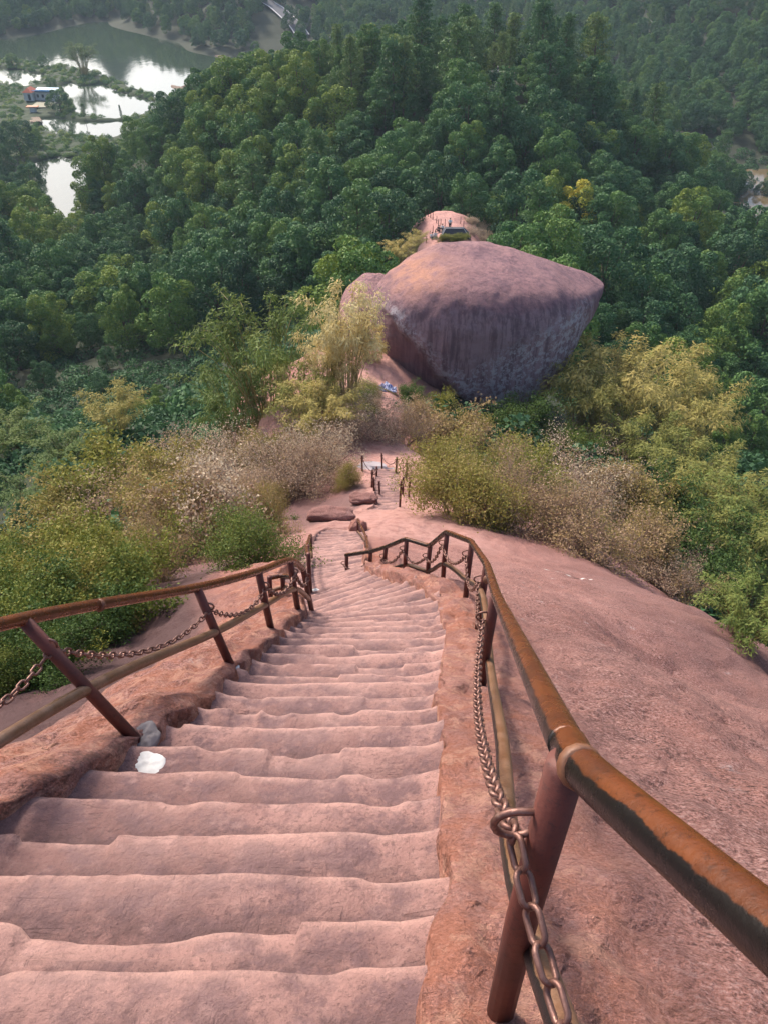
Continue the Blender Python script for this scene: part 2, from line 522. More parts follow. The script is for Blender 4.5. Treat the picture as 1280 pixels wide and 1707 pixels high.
_wr = np.array([.66, .67, .67, .67, .67, .67, .67, .67, .71, .66, .64, .44, .44, .44])

def _sm(f, y, w):
    return (f(y - w) + 2 * f(y - w / 2) + 2 * f(y) + 2 * f(y + w / 2) + f(y + w)) / 8

def xc_(y): return _sm(lambda t: np.interp(t, _yk, _xk), np.asarray(y, float), 0.5)
def zp_(y): return _sm(lambda t: np.interp(t, _zy, _zz), np.asarray(y, float), 0.5)
def xl_(y):
    y = np.asarray(y, float)
    return xc_(y) - _sm(lambda t: np.interp(t, _wy, _wl), y, .25) + 0.05 * vnoise(y * 2.6, 3.3) * (y < 9) + 0.045 * vnoise(y * 7, 1.3)
def xr_(y):
    y = np.asarray(y, float)
    return xc_(y) + _sm(lambda t: np.interp(t, _wy, _wr), y, .25) + 0.045 * vnoise(y * 2.6, 8.3) + 0.028 * vnoise(y * 9, 2.3)

def rock_z(x, y):
    x, y = np.broadcast_arrays(np.asarray(x, float), np.asarray(y, float))
    z = zp_(y)
    r = x - xr_(y)
    l = xl_(y) - x
    near = 1 - smooth(9, 14, y)
    rim = smooth(5.6, 7.0, y) * (1 - smooth(8.8, 10.5, y))
    # right flank
    kR = 0.15 + (0.056 - 0.15) * smooth(2.8, 7.5, y)
    rp = np.maximum(r, 0)
    gR = kR * rp ** 2 / (1 + 0.02 * rp ** 2) + 0.20 * np.maximum(rp - 5.5, 0) ** 1.6 + 0.05 * np.maximum(y - 13.5, 0) * smooth(2.0, 6.0, rp) * (1 - smooth(30, 40, y))
    gR = gR + 1.05 * np.exp(-((y - 4.8 - 0.42 * rp) / 1.2) ** 2) * smooth(1.3, 3.4, rp)
    lumpy = 0.5 * vnoise(x * 4.3, y * 4.3, 7.0) + 0.5 * vnoise(x * 10, y * 10, 9.0)
    curbR = (0.025 + (0.03 + 0.05 * lumpy) * near + (0.22 + .10 * lumpy) * rim + 0.08 * smooth(8, 9, y) * (1 - smooth(13.5, 15, y))) * smooth(-0.06, 0.01, r) * (1 - 0.7 * smooth(0.3, 1.0, r))
    # left flank
    lp = np.maximum(l, 0)
    steep = 1 - smooth(5.5, 9.5, y)
    gA = np.where(lp < 1.0, 0.33 * lp ** 2, 0.33 + 0.80 * (lp - 1.0))
    gB = 1.10 + 0.16 * (lp - 1.8)
    gL = np.where(gA < gB, gA, gB) * steep + (0.12 * lp + 0.25 * smooth(.8, 2.5, lp)) * (1 - steep)
    gL = gL + 0.22 * np.maximum(lp - 5.0, 0) ** 1.8
    far = smooth(24, 31, y)
    gL = gL + far * 0.45 * np.maximum(lp - 1.5, 0)
    gR = gR + far * 0.35 * np.maximum(rp - 2.5, 0)
    curbL = (0.02 + (0.05 + 0.07 * lumpy) * near) * smooth(-0.06, 0.03, l) * (1 - 0.5 * smooth(0.3, 1.0, l))
    inside = (r < -0.02) & (l < -0.02)
    z = z - gR - gL + curbR + curbL
    out = np.maximum(rp, lp)
    z = z + 0.10 * fbm(x * 0.55, y * 0.55, 2.0, 4) * smooth(0.3, 2.0, out)
    z = z + 0.035 * fbm(x * 3.1, y * 3.1, 1.0, 4) * smooth(0.0, 0.2, out) * (1 + 0.7 * near * (out < 0.6))
    z = z + 0.02 * fbm(x * 9, y * 9, 4.0, 3) * smooth(0.0, 0.1, out)
    floor_ = 0.0 + 0.012 * fbm(x * 2, y * 2, 1.0, 3)
    on_path = (y > 15.5) & ((y < 19.2) | (y > 25.5))
    z = np.where(inside, zp_(y) + np.where(on_path, floor_, -0.30), z)
    return z

def build_rock():
    ys, y = [], -1.4
    while y < 47:
        ys.append(y)
        y += 0.028 + 0.0125 * max(y, 0)
    ys = np.array(ys)
    g, d, s = [0.0], 0.028, 0.0
    while s < 13:
        s += d
        d *= 1.024
        g.append(s)
    g = np.array(g)
    nin = 5
    X = []
    for y in ys:
        a, b = float(xl_(y)), float(xr_(y))
        X.append(np.concatenate([a - g[::-1][:-1], a + np.array([0.0, .035, .2]), [(a + b) / 2], b - np.array([.2, .035, 0.0]), b + g[1:]]))
    X = np.array(X)
    Y = np.repeat(ys[:, None], X.shape[1], 1)
    Z = rock_z(X, Y)
    V = np.stack([X, Y, Z], -1).reshape(-1, 3)
    F = grid_faces(*X.shape)
    x, y = V[:, 0], V[:, 1]
    r, l = x - xr_(y), xl_(y) - x
    rp, lp = np.maximum(r, 0), np.maximum(l, 0)
    wild = np.clip(smooth(0.25, 1.1, rp) * (1 - .8 * smooth(10, 16, y)) + .9 * smooth(.1, .4, lp) * (1 - smooth(5, 8, y)), 0, 1)
    orange = np.clip((1 - smooth(.25, .75, np.maximum(rp, .55 * lp))) * (1 - smooth(9.5, 12, y)) + .35 * (lp > 0) * (lp < 1.2) * (y < 6), 0, 1)
    algae = (l > -.05) * (1 - smooth(.05, .45, lp)) * (1 - smooth(2.3, 3.3, y)) * .8 + .35 * (lp > 0) * (1 - smooth(.02, .15, lp)) * (y < 8)
    algae = algae + .8 * (np.abs(r) < .10) * smooth(5.6, 6.6, y) * (1 - smooth(8.6, 9.6, y))
    dust = smooth(12.5, 15, y) * (1 - smooth(2.0, 4.5, np.maximum(rp, lp * 3)))
    grey = (lp > 0) * smooth(0.9, 1.5, lp) * (1 - smooth(11, 14, y)) + (rp > 0) * smooth(3.2, 5, rp) * .35 + .75 * (lp > 0) * smooth(.15, .6, lp) * smooth(14.5, 16.5, y) * (1 - smooth(21, 24, y))  # last term: dark dirt left of the path, with its shade painted in
    at_ = dict(wild=wild, orange=orange, algae=np.clip(algae, 0, 1), dust=dust, grey=np.clip(grey, 0, 1))
    o = obj('rock_ridge', np_mesh('rock_ridge', V, F, MAT['rock'], True, at_))
    return tag(o, 'bare pink sandstone ridge falling away on both sides of the carved stair', kind='structure')

rock_ridge = build_rock()

# the stair: every carved tread is a piece of its own
def tilt_(y):
    return float(0.46 * smooth(4.8, 7.0, y) - 0.28 * smooth(8.2, 9.5, y) - 0.18 * smooth(14, 15.5, y))

stair = thing('carved_stairway', 'worn steep flight of steps cut into the pink sandstone ridge', None)
stair['kind'] = 'structure'
noses = [-0.42, -0.22, -0.02, 0.18, 0.38, 0.57, 0.765, 0.95, 1.17, 1.41, 1.64, 1.895, 2.155, 2.42]
y = 2.42
srng = np.random.default_rng(11)
while y < 15.3:
    y += (0.255 if y < 6 else (0.225 if y < 8.5 else 0.30)) * (1 + 0.12 * (srng.random() - .5))
    noses.append(y)
n1 = len(noses)
y = 19.3
while y < 25.4:
    noses.append(y)
    y += 0.36 * (1 + 0.2 * (srng.random() - .5))

def build_step(k):
    t = noses[k]
    t0 = noses[k - 1] if (k > 0 and k != n1) else t - 0.25
    T = t - t0
    zt = float(zp_(t))
    rz = float(zp_(t0)) - zt
    far = t > 7
    nc = 34 if far else int(np.clip(150 - 17 * t, 50, 150))
    v = np.linspace(-1.02, 1.02, nc)
    a, b = float(xl_((t + t0) / 2)), float(xr_((t + t0) / 2))
    if k < n1 and t < 8:
        a += 0.05 * (srng.random() - .5)
    xs = (a + b) / 2 + (b - a) / 2 * v
    til = tilt_(t)
    amp = 0.011 if t < 5 else 0.010
    nz = amp * fbm(xs * 2.6, np.full(nc, k * 3.7), 0, 5, .58) + 0.006 * vnoise(xs * 1.1, np.full(nc, k * 9.1))
    chip = np.clip(vnoise(xs * 5.0, np.full(nc, k * 5.3)) - 0.45, 0, 1) * 0.045 + smooth(.50, .55, vnoise(xs * 2.6, np.full(nc, k * 2.9 + .5))) * (.010 + .02 * srng.random())
    nose_y = nz - chip
    # profile rows: (fraction of the tread, height, edge, back)
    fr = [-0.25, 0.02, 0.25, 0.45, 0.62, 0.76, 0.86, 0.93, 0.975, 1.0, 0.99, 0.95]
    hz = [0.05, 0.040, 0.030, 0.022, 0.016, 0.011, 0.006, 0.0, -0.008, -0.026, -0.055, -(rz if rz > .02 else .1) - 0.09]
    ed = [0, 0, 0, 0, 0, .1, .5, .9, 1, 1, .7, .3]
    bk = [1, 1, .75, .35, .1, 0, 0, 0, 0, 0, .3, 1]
    rows = []
    E = np.clip((np.abs(v) - 0.86) / 0.17, 0, 1)
    for f, h in zip(fr, hz):
        yy = t0 + T * f + nose_y * smooth(.1, .95, f) + til * (xs - (a + b) / 2)
        worn = -0.020 * (1 - v ** 2) * smooth(.2, 1, f) + 0.007 * fbm(xs * 1.7, yy * 3.0, k * 1.7, 4) + 0.004 * fbm(xs * 7, yy * 7, 2.2, 3)
        rows.append(np.stack([xs, yy, zt + h + worn - chip * .5 * (f > .6) + 0.045 * E ** 2], -1))
    V = np.concatenate(rows)
    F = grid_faces(len(fr), nc)
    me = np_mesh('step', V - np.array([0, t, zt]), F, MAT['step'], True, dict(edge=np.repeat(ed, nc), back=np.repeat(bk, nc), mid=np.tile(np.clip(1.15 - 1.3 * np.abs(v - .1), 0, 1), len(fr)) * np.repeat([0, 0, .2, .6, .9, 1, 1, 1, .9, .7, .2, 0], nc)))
    return obj('step', me, stair, (0, t, zt))

for k in range(len(noses)):
    build_step(k)

bpy.context.view_layer.update()
_dg = bpy.context.evaluated_depsgraph_get()
def cast(px, py):
    ok, loc, *_ = scene.ray_cast(_dg, Vector((0, 0, 0)), Vector(ray(px, py)).normalized())
    return np.array(loc)
CAST = {k: cast(*k) for k in [(247, 1277), (243, 1230), (395, 1112), (527, 984), (407, 1188)]}
print('CAST', CAST)

# ------------------------------------------------------------------ valley, hills and lakes
LAKE_Z = -90.0
ctrl = []
def cp(px, py, Y, canopy=0.0):
    p = at(px, py, Y)
    ctrl.append((p[0], p[1], p[2] - canopy))
# ridge under the rock, saddle, and on beyond the boulder to the hill
for p in [(0, -10, -4), (0, 2, -6), (0, 10, -13), (0, 18, -19), (0, 26, -22.6), (0, 32, -23.8), (0, 40, -26.0), (0, 48, -27.0), (2, 60, -30), (7, 80, -36), (11, 100, -42),
          (12, 116, -44.5), (14, 132, -51), (18, 150, -53), (22, 175, -48), (26, 198, -41.5), (26, 206, -41.5),
          (-7, 10, -14.5), (-11, 10, -19), (9, 12, -17), (14, 12, -24), (-7, 22, -21.5), (-12, 22, -26), (8, 22, -21.6), (13, 22, -27), (-7, 32, -25), (8, 34, -25.5), (14, 36, -30),
          (-25, 10, -34), (30, 10, -38), (-25, 25, -34), (28, 25, -36)]:
    ctrl.append(p)
for a in [(550, 60, 215), (450, 80, 215), (380, 110, 220), (300, 150, 225), (210, 190, 235), (150, 280, 232), (120, 360, 236), (920, 60, 210), (1000, 100, 210), (1100, 160, 215),
          (1170, 230, 215), (1205, 300, 216), (700, 100, 202), (640, 60, 212)]:
    cp(*a, canopy=11.5)
for a in [(450, 450, 125), (300, 400, 165), (300, 520, 105), (300, 620, 78), (300, 250, 205), (450, 560, 72), (450, 350, 160), (450, 200, 198), (600, 300, 152), (600, 420, 112), (700, 330, 142),
          (700, 200, 180), (100, 500, 125), (100, 430, 170), (100, 600, 86), (200, 450, 150), (200, 350, 205), (1200, 600, 85), (1200, 500, 115), (1200, 400, 160), (1050, 560, 72), (1050, 450, 108),
          (1050, 350, 150), (1050, 250, 185), (900, 400, 122), (900, 300, 150), (900, 200, 180), (1270, 700, 62), (1100, 640, 58), (20, 430, 165), (20, 320, 225), (-80, 400, 190), (-100, 600, 95),
          (1380, 500, 120), (1380, 650, 78)]:
    cp(*a, canopy=8)
for a in [(450, 690, 46), (200, 700, 60), (100, 700, 60), (100, 800, 42), (20, 820, 40), (300, 720, 50), (1200, 780, 40), (1270, 860, 33), (1270, 960, 27), (380, 640, 60), (-100, 750, 52), (1380, 800, 42)]:
    cp(*a, canopy=1.0)
# left bank of the lowest pond, behind-hill lake bed, far shore and the far slopes
for p in [(-150, 300, -84), (-158, 285, -79), (-135, 262, -85), (-117, 268, -89.3), (-121, 290, -89.3), (-112, 238, -88.5), (-122, 225, -84), (-108, 200, -80), (-190, 330, -82), (-170, 250, -76), (-101, 250, -93.5), (-100, 280, -93.5), (-103, 305, -93.5),
          (-85, 268, -87.5), (-60, 275, -84), (-95, 330, -92.5), (-120, 345, -92.5), (-60, 330, -93), (-40, 400, -93.5), (-150, 365, -92.5), (-150, 450, -95), (-250, 450, -95), (-110, 420, -94), (-250, 520, -95),
          (-100, 500, -95), (-30, 470, -94), (-340, 480, -94), (-200, 400, -93), (-260, 390, -91), (-20, 300, -80), (20, 260, -62), (60, 262, -72)]:
    ctrl.append(p)
for px, py in [(-60, 62), (0, 60), (70, 45), (150, 30), (210, 36), (260, 55), (320, 70), (370, 92), (410, 84)]:
    p = atz(px, py, LAKE_Z)
    ctrl.append((p[0], p[1] + 6, LAKE_Z + 3.5))
    ctrl.append((p[0] * 1.1, p[1] + 60, LAKE_Z + 18))
    ctrl.append((p[0] * 1.3, p[1] + 190, LAKE_Z + 42))
    ctrl.append((p[0] * 1.6, p[1] + 360, LAKE_Z + 66))
for p in [(40, 420, -86), (40, 520, -84), (90, 480, -80), (0, 620, -74), (80, 600, -66), (60, 720, -44), (0, 800, -28), (100, 320, -79), (118, 300, -79.5), (130, 340, -77), (150, 400, -73), (190, 380, -66),
          (200, 300, -74), (240, 330, -58), (200, 460, -52), (260, 420, -40), (160, 520, -58), (200, 600, -36), (300, 520, -12), (300, 380, -30), (320, 700, 5), (120, 800, -20), (360, 300, -25), (400, 450, 5),
          (118, 258, -82.5), (128, 245, -82.5), (100, 245, -79), (112, 232, -79.5), (135, 225, -80), (165, 270, -79), (150, 225, -74), (185, 230, -70),
          (-450, 300, -60), (-450, 500, -60), (-400, 150, -55), (400, 150, -50), (-300, 100, -60), (300, 100, -65), (0, -60, -40), (-150, -40, -60), (150, -40, -60), (-500, 800, 20), (500, 800, 40), (0, 1000, 20), (-300, 1000, 30), (300, 1000, 30)]:
    ctrl.append(p)
ctrl = np.array(ctrl)
_c = 7.0
def _phi(d2): return np.sqrt(d2 + _c * _c)
_S = 100.0
def _fit(C):
    n = len(C)
    d2 = ((C[:, None, :2] - C[None, :, :2]) ** 2).sum(-1)
    A = np.zeros((n + 3, n + 3))
    A[:n, :n] = -_phi(d2) + 0.6 * np.eye(n)
    Pm = np.c_[np.ones(n), C[:, 0] / _S, C[:, 1] / _S]
    A[:n, n:] = Pm
    A[n:, :n] = Pm.T
    return np.linalg.solve(A, np.r_[C[:, 2], np.zeros(3)])
_w = _fit(ctrl)
def rbf_z(x, y):
    x, y = np.broadcast_arrays(np.asarray(x, float), np.asarray(y, float))
    sh = x.shape
    X, Yv = x.ravel(), y.ravel()
    out = np.empty(len(X))
    for i in range(0, len(X), 20000):
        s = slice(i, i + 20000)
        d2 = (X[s, None] - ctrl[None, :, 0]) ** 2 + (Yv[s, None] - ctrl[None, :, 1]) ** 2
        out[s] = -_phi(d2) @ _w[:-3] + _w[-3] + _w[-2] * X[s] / _S + _w[-1] * Yv[s] / _S
    return out.reshape(sh)

_tx = np.arange(-620, 621, 4.0)
_ty = np.arange(-80, 1101, 4.0)
_TX, _TY = np.meshgrid(_tx, _ty, indexing='xy')
_TZ = rbf_z(_TX, _TY)
_TZ = _TZ + smooth(60, 140, _TY) * 1.2 * fbm(_TX * .035, _TY * .035, 3.0, 4) * smooth(-92, -84, _TZ)
_TZ = np.maximum(_TZ, -97)

def in_poly(px, py, poly):
    poly = np.asarray(poly, float)
    c = np.zeros(np.shape(px), bool)
    j = len(poly) - 1
    for i in range(len(poly)):
        xi, yi, xj, yj = *poly[i], *poly[j]
        c ^= ((yi > py) != (yj > py)) & (px < (xj - xi) * (py - yi) / (yj - yi + 1e-9) + xi)
        j = i
    return c

PONDS = [[(-80, 111), (0, 113), (30, 116), (55, 121), (76, 127), (62, 139), (48, 146), (30, 141), (-80, 141)],
         [(104, 146), (114, 138), (140, 143), (170, 140), (215, 158), (252, 167), (262, 185), (225, 197), (185, 198), (150, 195), (125, 189), (121, 172), (108, 157)],
         [(63, 213), (74, 197), (110, 200), (140, 204), (225, 202), (215, 224), (180, 232), (150, 231), (110, 225), (88, 223)],
         [(60, 268), (100, 262), (142, 264), (146, 300), (130, 345), (113, 380), (92, 398), (74, 386), (69, 340), (61, 300)]]
BANK_TOP = [(-200, 96), (0, 101), (45, 103), (75, 112), (100, 111), (140, 117), (170, 125), (220, 147), (262, 162), (330, 200)]
BANK_REGION = BANK_TOP + [(300, 260), (190, 300), (150, 420), (40, 420), (-200, 300)]
def bank_sample(x, y):
    wx, wy = x + 1.2 * vnoise(x * .25, y * .25, 1.0) + .6 * vnoise(x * .8, y * .8, 2.0), y + 1.2 * vnoise(x * .25, y * .25, 5.0) + .6 * vnoise(x * .8, y * .8, 6.0)
    px, py, _ = project(np.stack([wx, wy, np.full_like(wx, LAKE_Z)], -1))
    wet = np.zeros(np.shape(x), bool)
    for q in PONDS: wet |= in_poly(px, py, q)
    return in_poly(px, py, BANK_REGION), wet
_reg, _wet = bank_sample(_TX, _TY)
_pp = project(np.stack([_TX, _TY, np.full_like(_TX, -80.5)], -1))
_TZ = np.where(in_poly(_pp[0], _pp[1], [(1188, 284), (1300, 276), (1340, 370), (1255, 362), (1196, 314)]), -82.5, _TZ)
_low = _reg & (_TZ < -87.6)
_TZ = np.where(_low | (_reg & _wet), -94.0, _TZ)
for _k in range(2):
    pass

def terrain_z(x, y):
    x, y = np.asarray(x, float), np.asarray(y, float)
    fx = np.clip((x - _tx[0]) / 4, 0, len(_tx) - 1.001)
    fy = np.clip((y - _ty[0]) / 4, 0, len(_ty) - 1.001)
    ix, iy = fx.astype(int), fy.astype(int)
    a, b = fx - ix, fy - iy
    return (_TZ[iy, ix] * (1 - a) * (1 - b) + _TZ[iy, ix + 1] * a * (1 - b) + _TZ[iy + 1, ix] * (1 - a) * b + _TZ[iy + 1, ix + 1] * a * b)

def ground_z(x, y):
    x, y = np.broadcast_arrays(np.asarray(x, float), np.asarray(y, float))
    t = terrain_z(x, y)
    u = x - xc_(y)
    ok = (y > -1.3) & (y < 46.5) & (u > -12.5) & (u < 12.5)
    return np.where(ok, np.maximum(t, rock_z(x, y)), t)

def hit(px, py, zf=None, y0=0.3, y1=900.0):
    zf = zf or ground_z
    r = ray(px, py)
    ys = y0 * (y1 / y0) ** np.linspace(0, 1, 1600)
    P = r[None, :] * (ys / r[1])[:, None]
    d = P[:, 2] - zf(P[:, 0], P[:, 1])
    k = np.argmax(d < 0)
    if k == 0: k = 1
    t = d[k - 1] / (d[k - 1] - d[k] + 1e-9)
    return P[k - 1] * (1 - t) + P[k] * t

terrain = obj('valley_ground', np_mesh('valley_ground', np.stack([_TX, _TY, _TZ], -1).reshape(-1, 3), grid_faces(*_TX.shape), MAT['earth'], True))
tag(terrain, 'dark soil of the forested valley and hills', kind='structure')

_bx, _by = np.meshgrid(np.arange(-250, -40, 1.1), np.arange(225, 520, 1.1))
_breg, _bwet = bank_sample(_bx, _by)
_bz = np.where(_breg & ~_bwet, LAKE_Z + 1.0, LAKE_Z - 2.5)
for _k in range(2):
    _bz[1:-1, 1:-1] = (_bz[1:-1, 1:-1] * 2 + _bz[:-2, 1:-1] + _bz[2:, 1:-1] + _bz[1:-1, :-2] + _bz[1:-1, 2:]) / 6
_bz = _bz + .35 * fbm(_bx * .2, _by * .2, 3.0, 3) * (_bz > LAKE_Z)
tag(obj('pond_banks', np_mesh('pond_banks', np.stack([_bx, _by, _bz], -1).reshape(-1, 3), grid_faces(*_bx.shape), plain('bank_grass', (.032, .046, .022), .95, 0, .45, .12), True)), 'low grassy banks dividing the fish ponds', kind='structure')

def water(name, z, x0, x1, y0, y1, col, label, ior=1.5):
    m = M(name + '_surface', 0.05, 0.5)
    m.b.inputs['IOR'].default_value = ior
    n = m.noise(0.35, 4, 0.55, m.mapv(m.pos(), (1, 0.5, 1)))
    mt = m.fin(col, m.bump(n, 0.12, 0.25))
    nx, ny = 30, 30
    X, Y = np.meshgrid(np.linspace(x0, x1, nx), np.linspace(y0, y1, ny))
    V = np.stack([X, Y, np.full_like(X, z)], -1).reshape(-1, 3)
    return tag(obj(name, np_mesh(name, V, grid_faces(ny, nx), mt, True)), label, kind='structure')

water('lake_water', LAKE_Z, -520, 10, 215, 700, (0.030, 0.045, 0.028), 'still green lake and fish ponds reflecting the bright sky')
water('pond_water', -80.5, 96, 190, 222, 272, (0.12, 0.09, 0.05), 'small brown pond at the foot of the far slope', 1.26)
# ------------------------------------------------------------------ railings and chains
def pipe_mesh(name, pts, r, mat, seg=14, n=None, up=(0, 0, 1), hide=(-0.75, -0.2, -0.6)):
    """a round pipe along pts; attr 'under' = 0 on the rusted side, 1 on the flank where rails get a painted dark reflection"""
    P = spline(pts, n) if n else np.asarray(pts, float)
    m = MB()
    m.tube(P, r, seg)
    V = m.V[0]
    k = len(P) * seg
    cen = np.concatenate([np.repeat(P, seg, 0), P[:1], P[-1:]])
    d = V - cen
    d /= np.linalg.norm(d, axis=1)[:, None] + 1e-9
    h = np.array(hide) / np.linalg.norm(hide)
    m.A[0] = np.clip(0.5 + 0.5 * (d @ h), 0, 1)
    return m.mesh(name, mat, True, 'under')

def local(pts, base):
    return np.asarray(pts, float) - np.asarray(base, float)

def hook_mesh(side=-1, r=0.0075, R=0.05):
    """bent rod welded to the post: runs out sideways, then turns down and back to carry the chain. local origin at the weld"""
    a = np.linspace(0, 1.25 * np.pi, 12)
    arc = np.stack([side * (R * 1.2 + R * np.sin(a)), np.zeros(12), -R + R * np.cos(a)], -1)
    pts = np.concatenate([[[0, 0, 0.0]], arc])
    m = MB(); m.tube(pts, r, 8)
    return m.mesh('hook', MAT['chain'], True, 'under')

def link_mesh(L=0.066, W=0.041, r=0.0056, seg=6, n=18):
    a = np.linspace(0, 2 * np.pi, n, endpoint=False)
    hw, hl = W / 2 - r, L / 2 - W / 2
    x = hw * np.cos(a)
    z = hw * np.sin(a) + np.where(np.sin(a) >= 0, hl, -hl)
    P = np.stack([x, np.zeros(n), z], -1)
    T = np.roll(P, -1, 0) - np.roll(P, 1, 0)
    T /= np.linalg.norm(T, axis=1)[:, None]
    B = np.array([0, 1.0, 0])
    Nn = np.cross(B, T)
    b = np.linspace(0, 2 * np.pi, seg, endpoint=False)
    V = (P[:, None, :] + r * (np.cos(b)[None, :, None] * Nn[:, None, :] + np.sin(b)[None, :, None] * B)).reshape(-1, 3)
    i, j = np.meshgrid(np.arange(n), np.arange(seg), indexing='ij')
    Q = np.stack([i * seg + j, ((i + 1) % n) * seg + j, ((i + 1) % n) * seg + (j + 1) % seg, i * seg + (j + 1) % seg], -1).reshape(-1, 4)
    return V, Q

_lv, _lq = link_mesh()
LINK = np_mesh('link', _lv, _lq, MAT['chain'], True, dict(under=np.zeros(len(_lv))))
_lv2, _lq2 = link_mesh(0.085, 0.05, 0.009, 4, 8)

def catenary(a, b, slack, n=80):
    a, b = np.asarray(a, float), np.asarray(b, float)
    t = np.linspace(0, 1, n)[:, None]
    P = a * (1 - t) + b * t
    P[:, 2] -= slack * 4 * (t * (1 - t))[:, 0]
    return P

def resample(P, step):
    s = np.r_[0, np.cumsum(np.linalg.norm(np.diff(P, axis=0), axis=1))]
    n = max(2, int(round(s[-1] / step)))
    u = (np.arange(n) + .5) / n * s[-1]
    C = np.stack([np.interp(u, s, P[:, i]) for i in range(3)], -1)
    e = s[-1] / n * .5
    A = np.stack([np.interp(u - e, s, P[:, i]) for i in range(3)], -1)
    B = np.stack([np.interp(u + e, s, P[:, i]) for i in range(3)], -1)
    T = B - A
    return C, T / (np.linalg.norm(T, axis=1)[:, None] + 1e-9)

def frame(t, k, jit=0.0):
    t = Vector(t)
    s = Vector((1, 0.25, 0))
    x = (s - t * s.dot(t)).normalized()
    y = t.cross(x)
    a = (0.55 if k % 2 else 0.55 + math.pi / 2) + jit
    xx = x * math.cos(a) + y * math.sin(a)
    yy = t.cross(xx)
    return Matrix((xx, yy, t)).transposed()

def chain(P, label, individual, group='rusty chains hanging between the railing posts', step=None):
    base = P[0]
    c = thing('chain', label, 'chain', base, group=group)
    step = step or (0.0525 if individual else 0.062)
    C, T = resample(np.asarray(P), step)
    if individual:
        for k in range(len(C)):
            o = obj('link', LINK, c, C[k] - base)
            o.rotation_euler = frame(T[k], k, 0.25 * (random.random() - .5)).to_euler()
    else:
        m = MB()
        for k in range(len(C)):
            R = np.array(frame(T[k], k))
            m.add(_lv2 @ R.T + (C[k] - base), _lq2)
        obj('link_run', m.mesh('link_run', MAT['chain'], True, 'under'), c)['kind'] = 'stuff'
    return c

def railing(name, label, cat, posts, toprail, lowrails=(), r=0.030, group=None, joints=(), hooks=True, hside=1, nseg=14, hR=0.036, hoff=.10):
    """posts: list of (base, top); every post, hook, rail and pipe joint is a part"""
    base = posts[0][0]
    t = thing(name, label, cat, base, group=group)
    hk = []
    topdz = np.array([.012, 0, .028]) if hside > 0 else np.array([0, 0, .028])
    for b, tp in posts:
        b, tp = np.asarray(b, float), np.asarray(tp, float)
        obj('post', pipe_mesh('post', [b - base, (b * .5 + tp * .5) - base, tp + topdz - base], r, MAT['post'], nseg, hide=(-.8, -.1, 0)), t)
        if hooks:
            d = tp - b
            at_ = tp - d / np.linalg.norm(d) * hoff
            h = obj('hook', hook_mesh(-hside, 0.0065 if hR < .06 else .009, hR), t, at_ - base)
            hk.append(at_ + np.array([-hside * hR * 1.2, 0, -hR * 2.0]))
        else:
            hk.append(tp - (tp - b) * .12)
    for rl in ([toprail] if toprail is not None else []):
        rl = np.asarray(rl, float)
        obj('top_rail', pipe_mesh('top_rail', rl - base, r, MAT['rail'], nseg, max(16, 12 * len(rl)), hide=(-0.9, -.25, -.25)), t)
    for rl in lowrails:
        rl = np.asarray(rl, float)
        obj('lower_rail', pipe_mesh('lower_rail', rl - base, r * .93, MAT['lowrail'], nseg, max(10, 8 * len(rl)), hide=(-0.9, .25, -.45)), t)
    for p, d in joints:
        p, d = np.asarray(p, float), np.asarray(d, float)
        d = d / np.linalg.norm(d)
        prof = [(-.012, r * 1.01), (-.006, r * 1.10), (.0, r * 1.13), (.006, r * 1.10), (.012, r * 1.01)]
        m = MB()
        m.tube([p + d * a - base for a, _ in prof], [q for _, q in prof], nseg, True)
        obj('weld_joint', m.mesh('weld_joint', MAT['weld'], True, 'under'), t)
    return t, hk

def on(px, py): return hit(px, py)

# right railing: (top pixel, Y) and the foot straight under it on the rock
def foot(x, y): return np.array([x, y, float(ground_z(x, y)) - 0.04])
RT = [(925, 1292, .636), (820, 1000, 3.05), (808, 945, 4.55), (784, 906, 6.0), (743, 890, 7.0), (715, 913, 7.5), (676, 901, 7.9), (642, 915, 8.3), (617, 922, 8.6), (577, 928, 9.0)]
tops = [at(*a) for a in RT]
behind = np.array([.36, -.62, tops[0][2] + .81 * 1.25])
posts = [(foot(.255, .62), tops[0])] + [(foot(t[0], t[1]), t) for t in tops[1:]]
posts.insert(0, (foot(.36, -.62), behind))
rail0 = tops[0] + np.array([.022, 0, .035])
back1 = np.array([.335, .25, rail0[2] + .386 * .84])
back2 = np.array([.40, -.70, rail0[2] + 1.336 * .84])
top_line = [back2, back1, rail0] + [tops[1] + np.array([.02, 0, .03]), tops[2] + np.array([0.01, 0, .03])] + [t + np.array([0, 0, .03]) for t in tops[3:]]
# straight pipe lengths between the bends
def dense(P, k=6, rnd=.12):
    out = []
    for i in range(len(P)):
        if i in (0, len(P) - 1):
            out.append(P[i])
        else:
            out.append(P[i] + (P[i - 1] - P[i]) * min(rnd, .3)); out.append(P[i] * .94 + (P[i - 1] + P[i + 1]) * .03); out.append(P[i] + (P[i + 1] - P[i]) * min(rnd, .3))
    return np.array(out)
low0 = [posts[1][0] * .62 + posts[1][1] * .38]
lowR = [np.array([.37, -.62, low0[0][2] + 1.24 * .84]), low0[0] + np.array([.035, .02, .0]), (low0[0] + at(816, 1112, 2.95)) / 2 + np.array([.02, 0, -.0]), at(816, 1112, 2.95), at(802, 990, 4.35), at(775, 965, 6.0), at(740, 940, 7.0), at(713, 952, 7.5), at(677, 942, 7.9),
        at(645, 951, 8.3), at(619, 955, 8.6), at(578, 962, 9.0)]
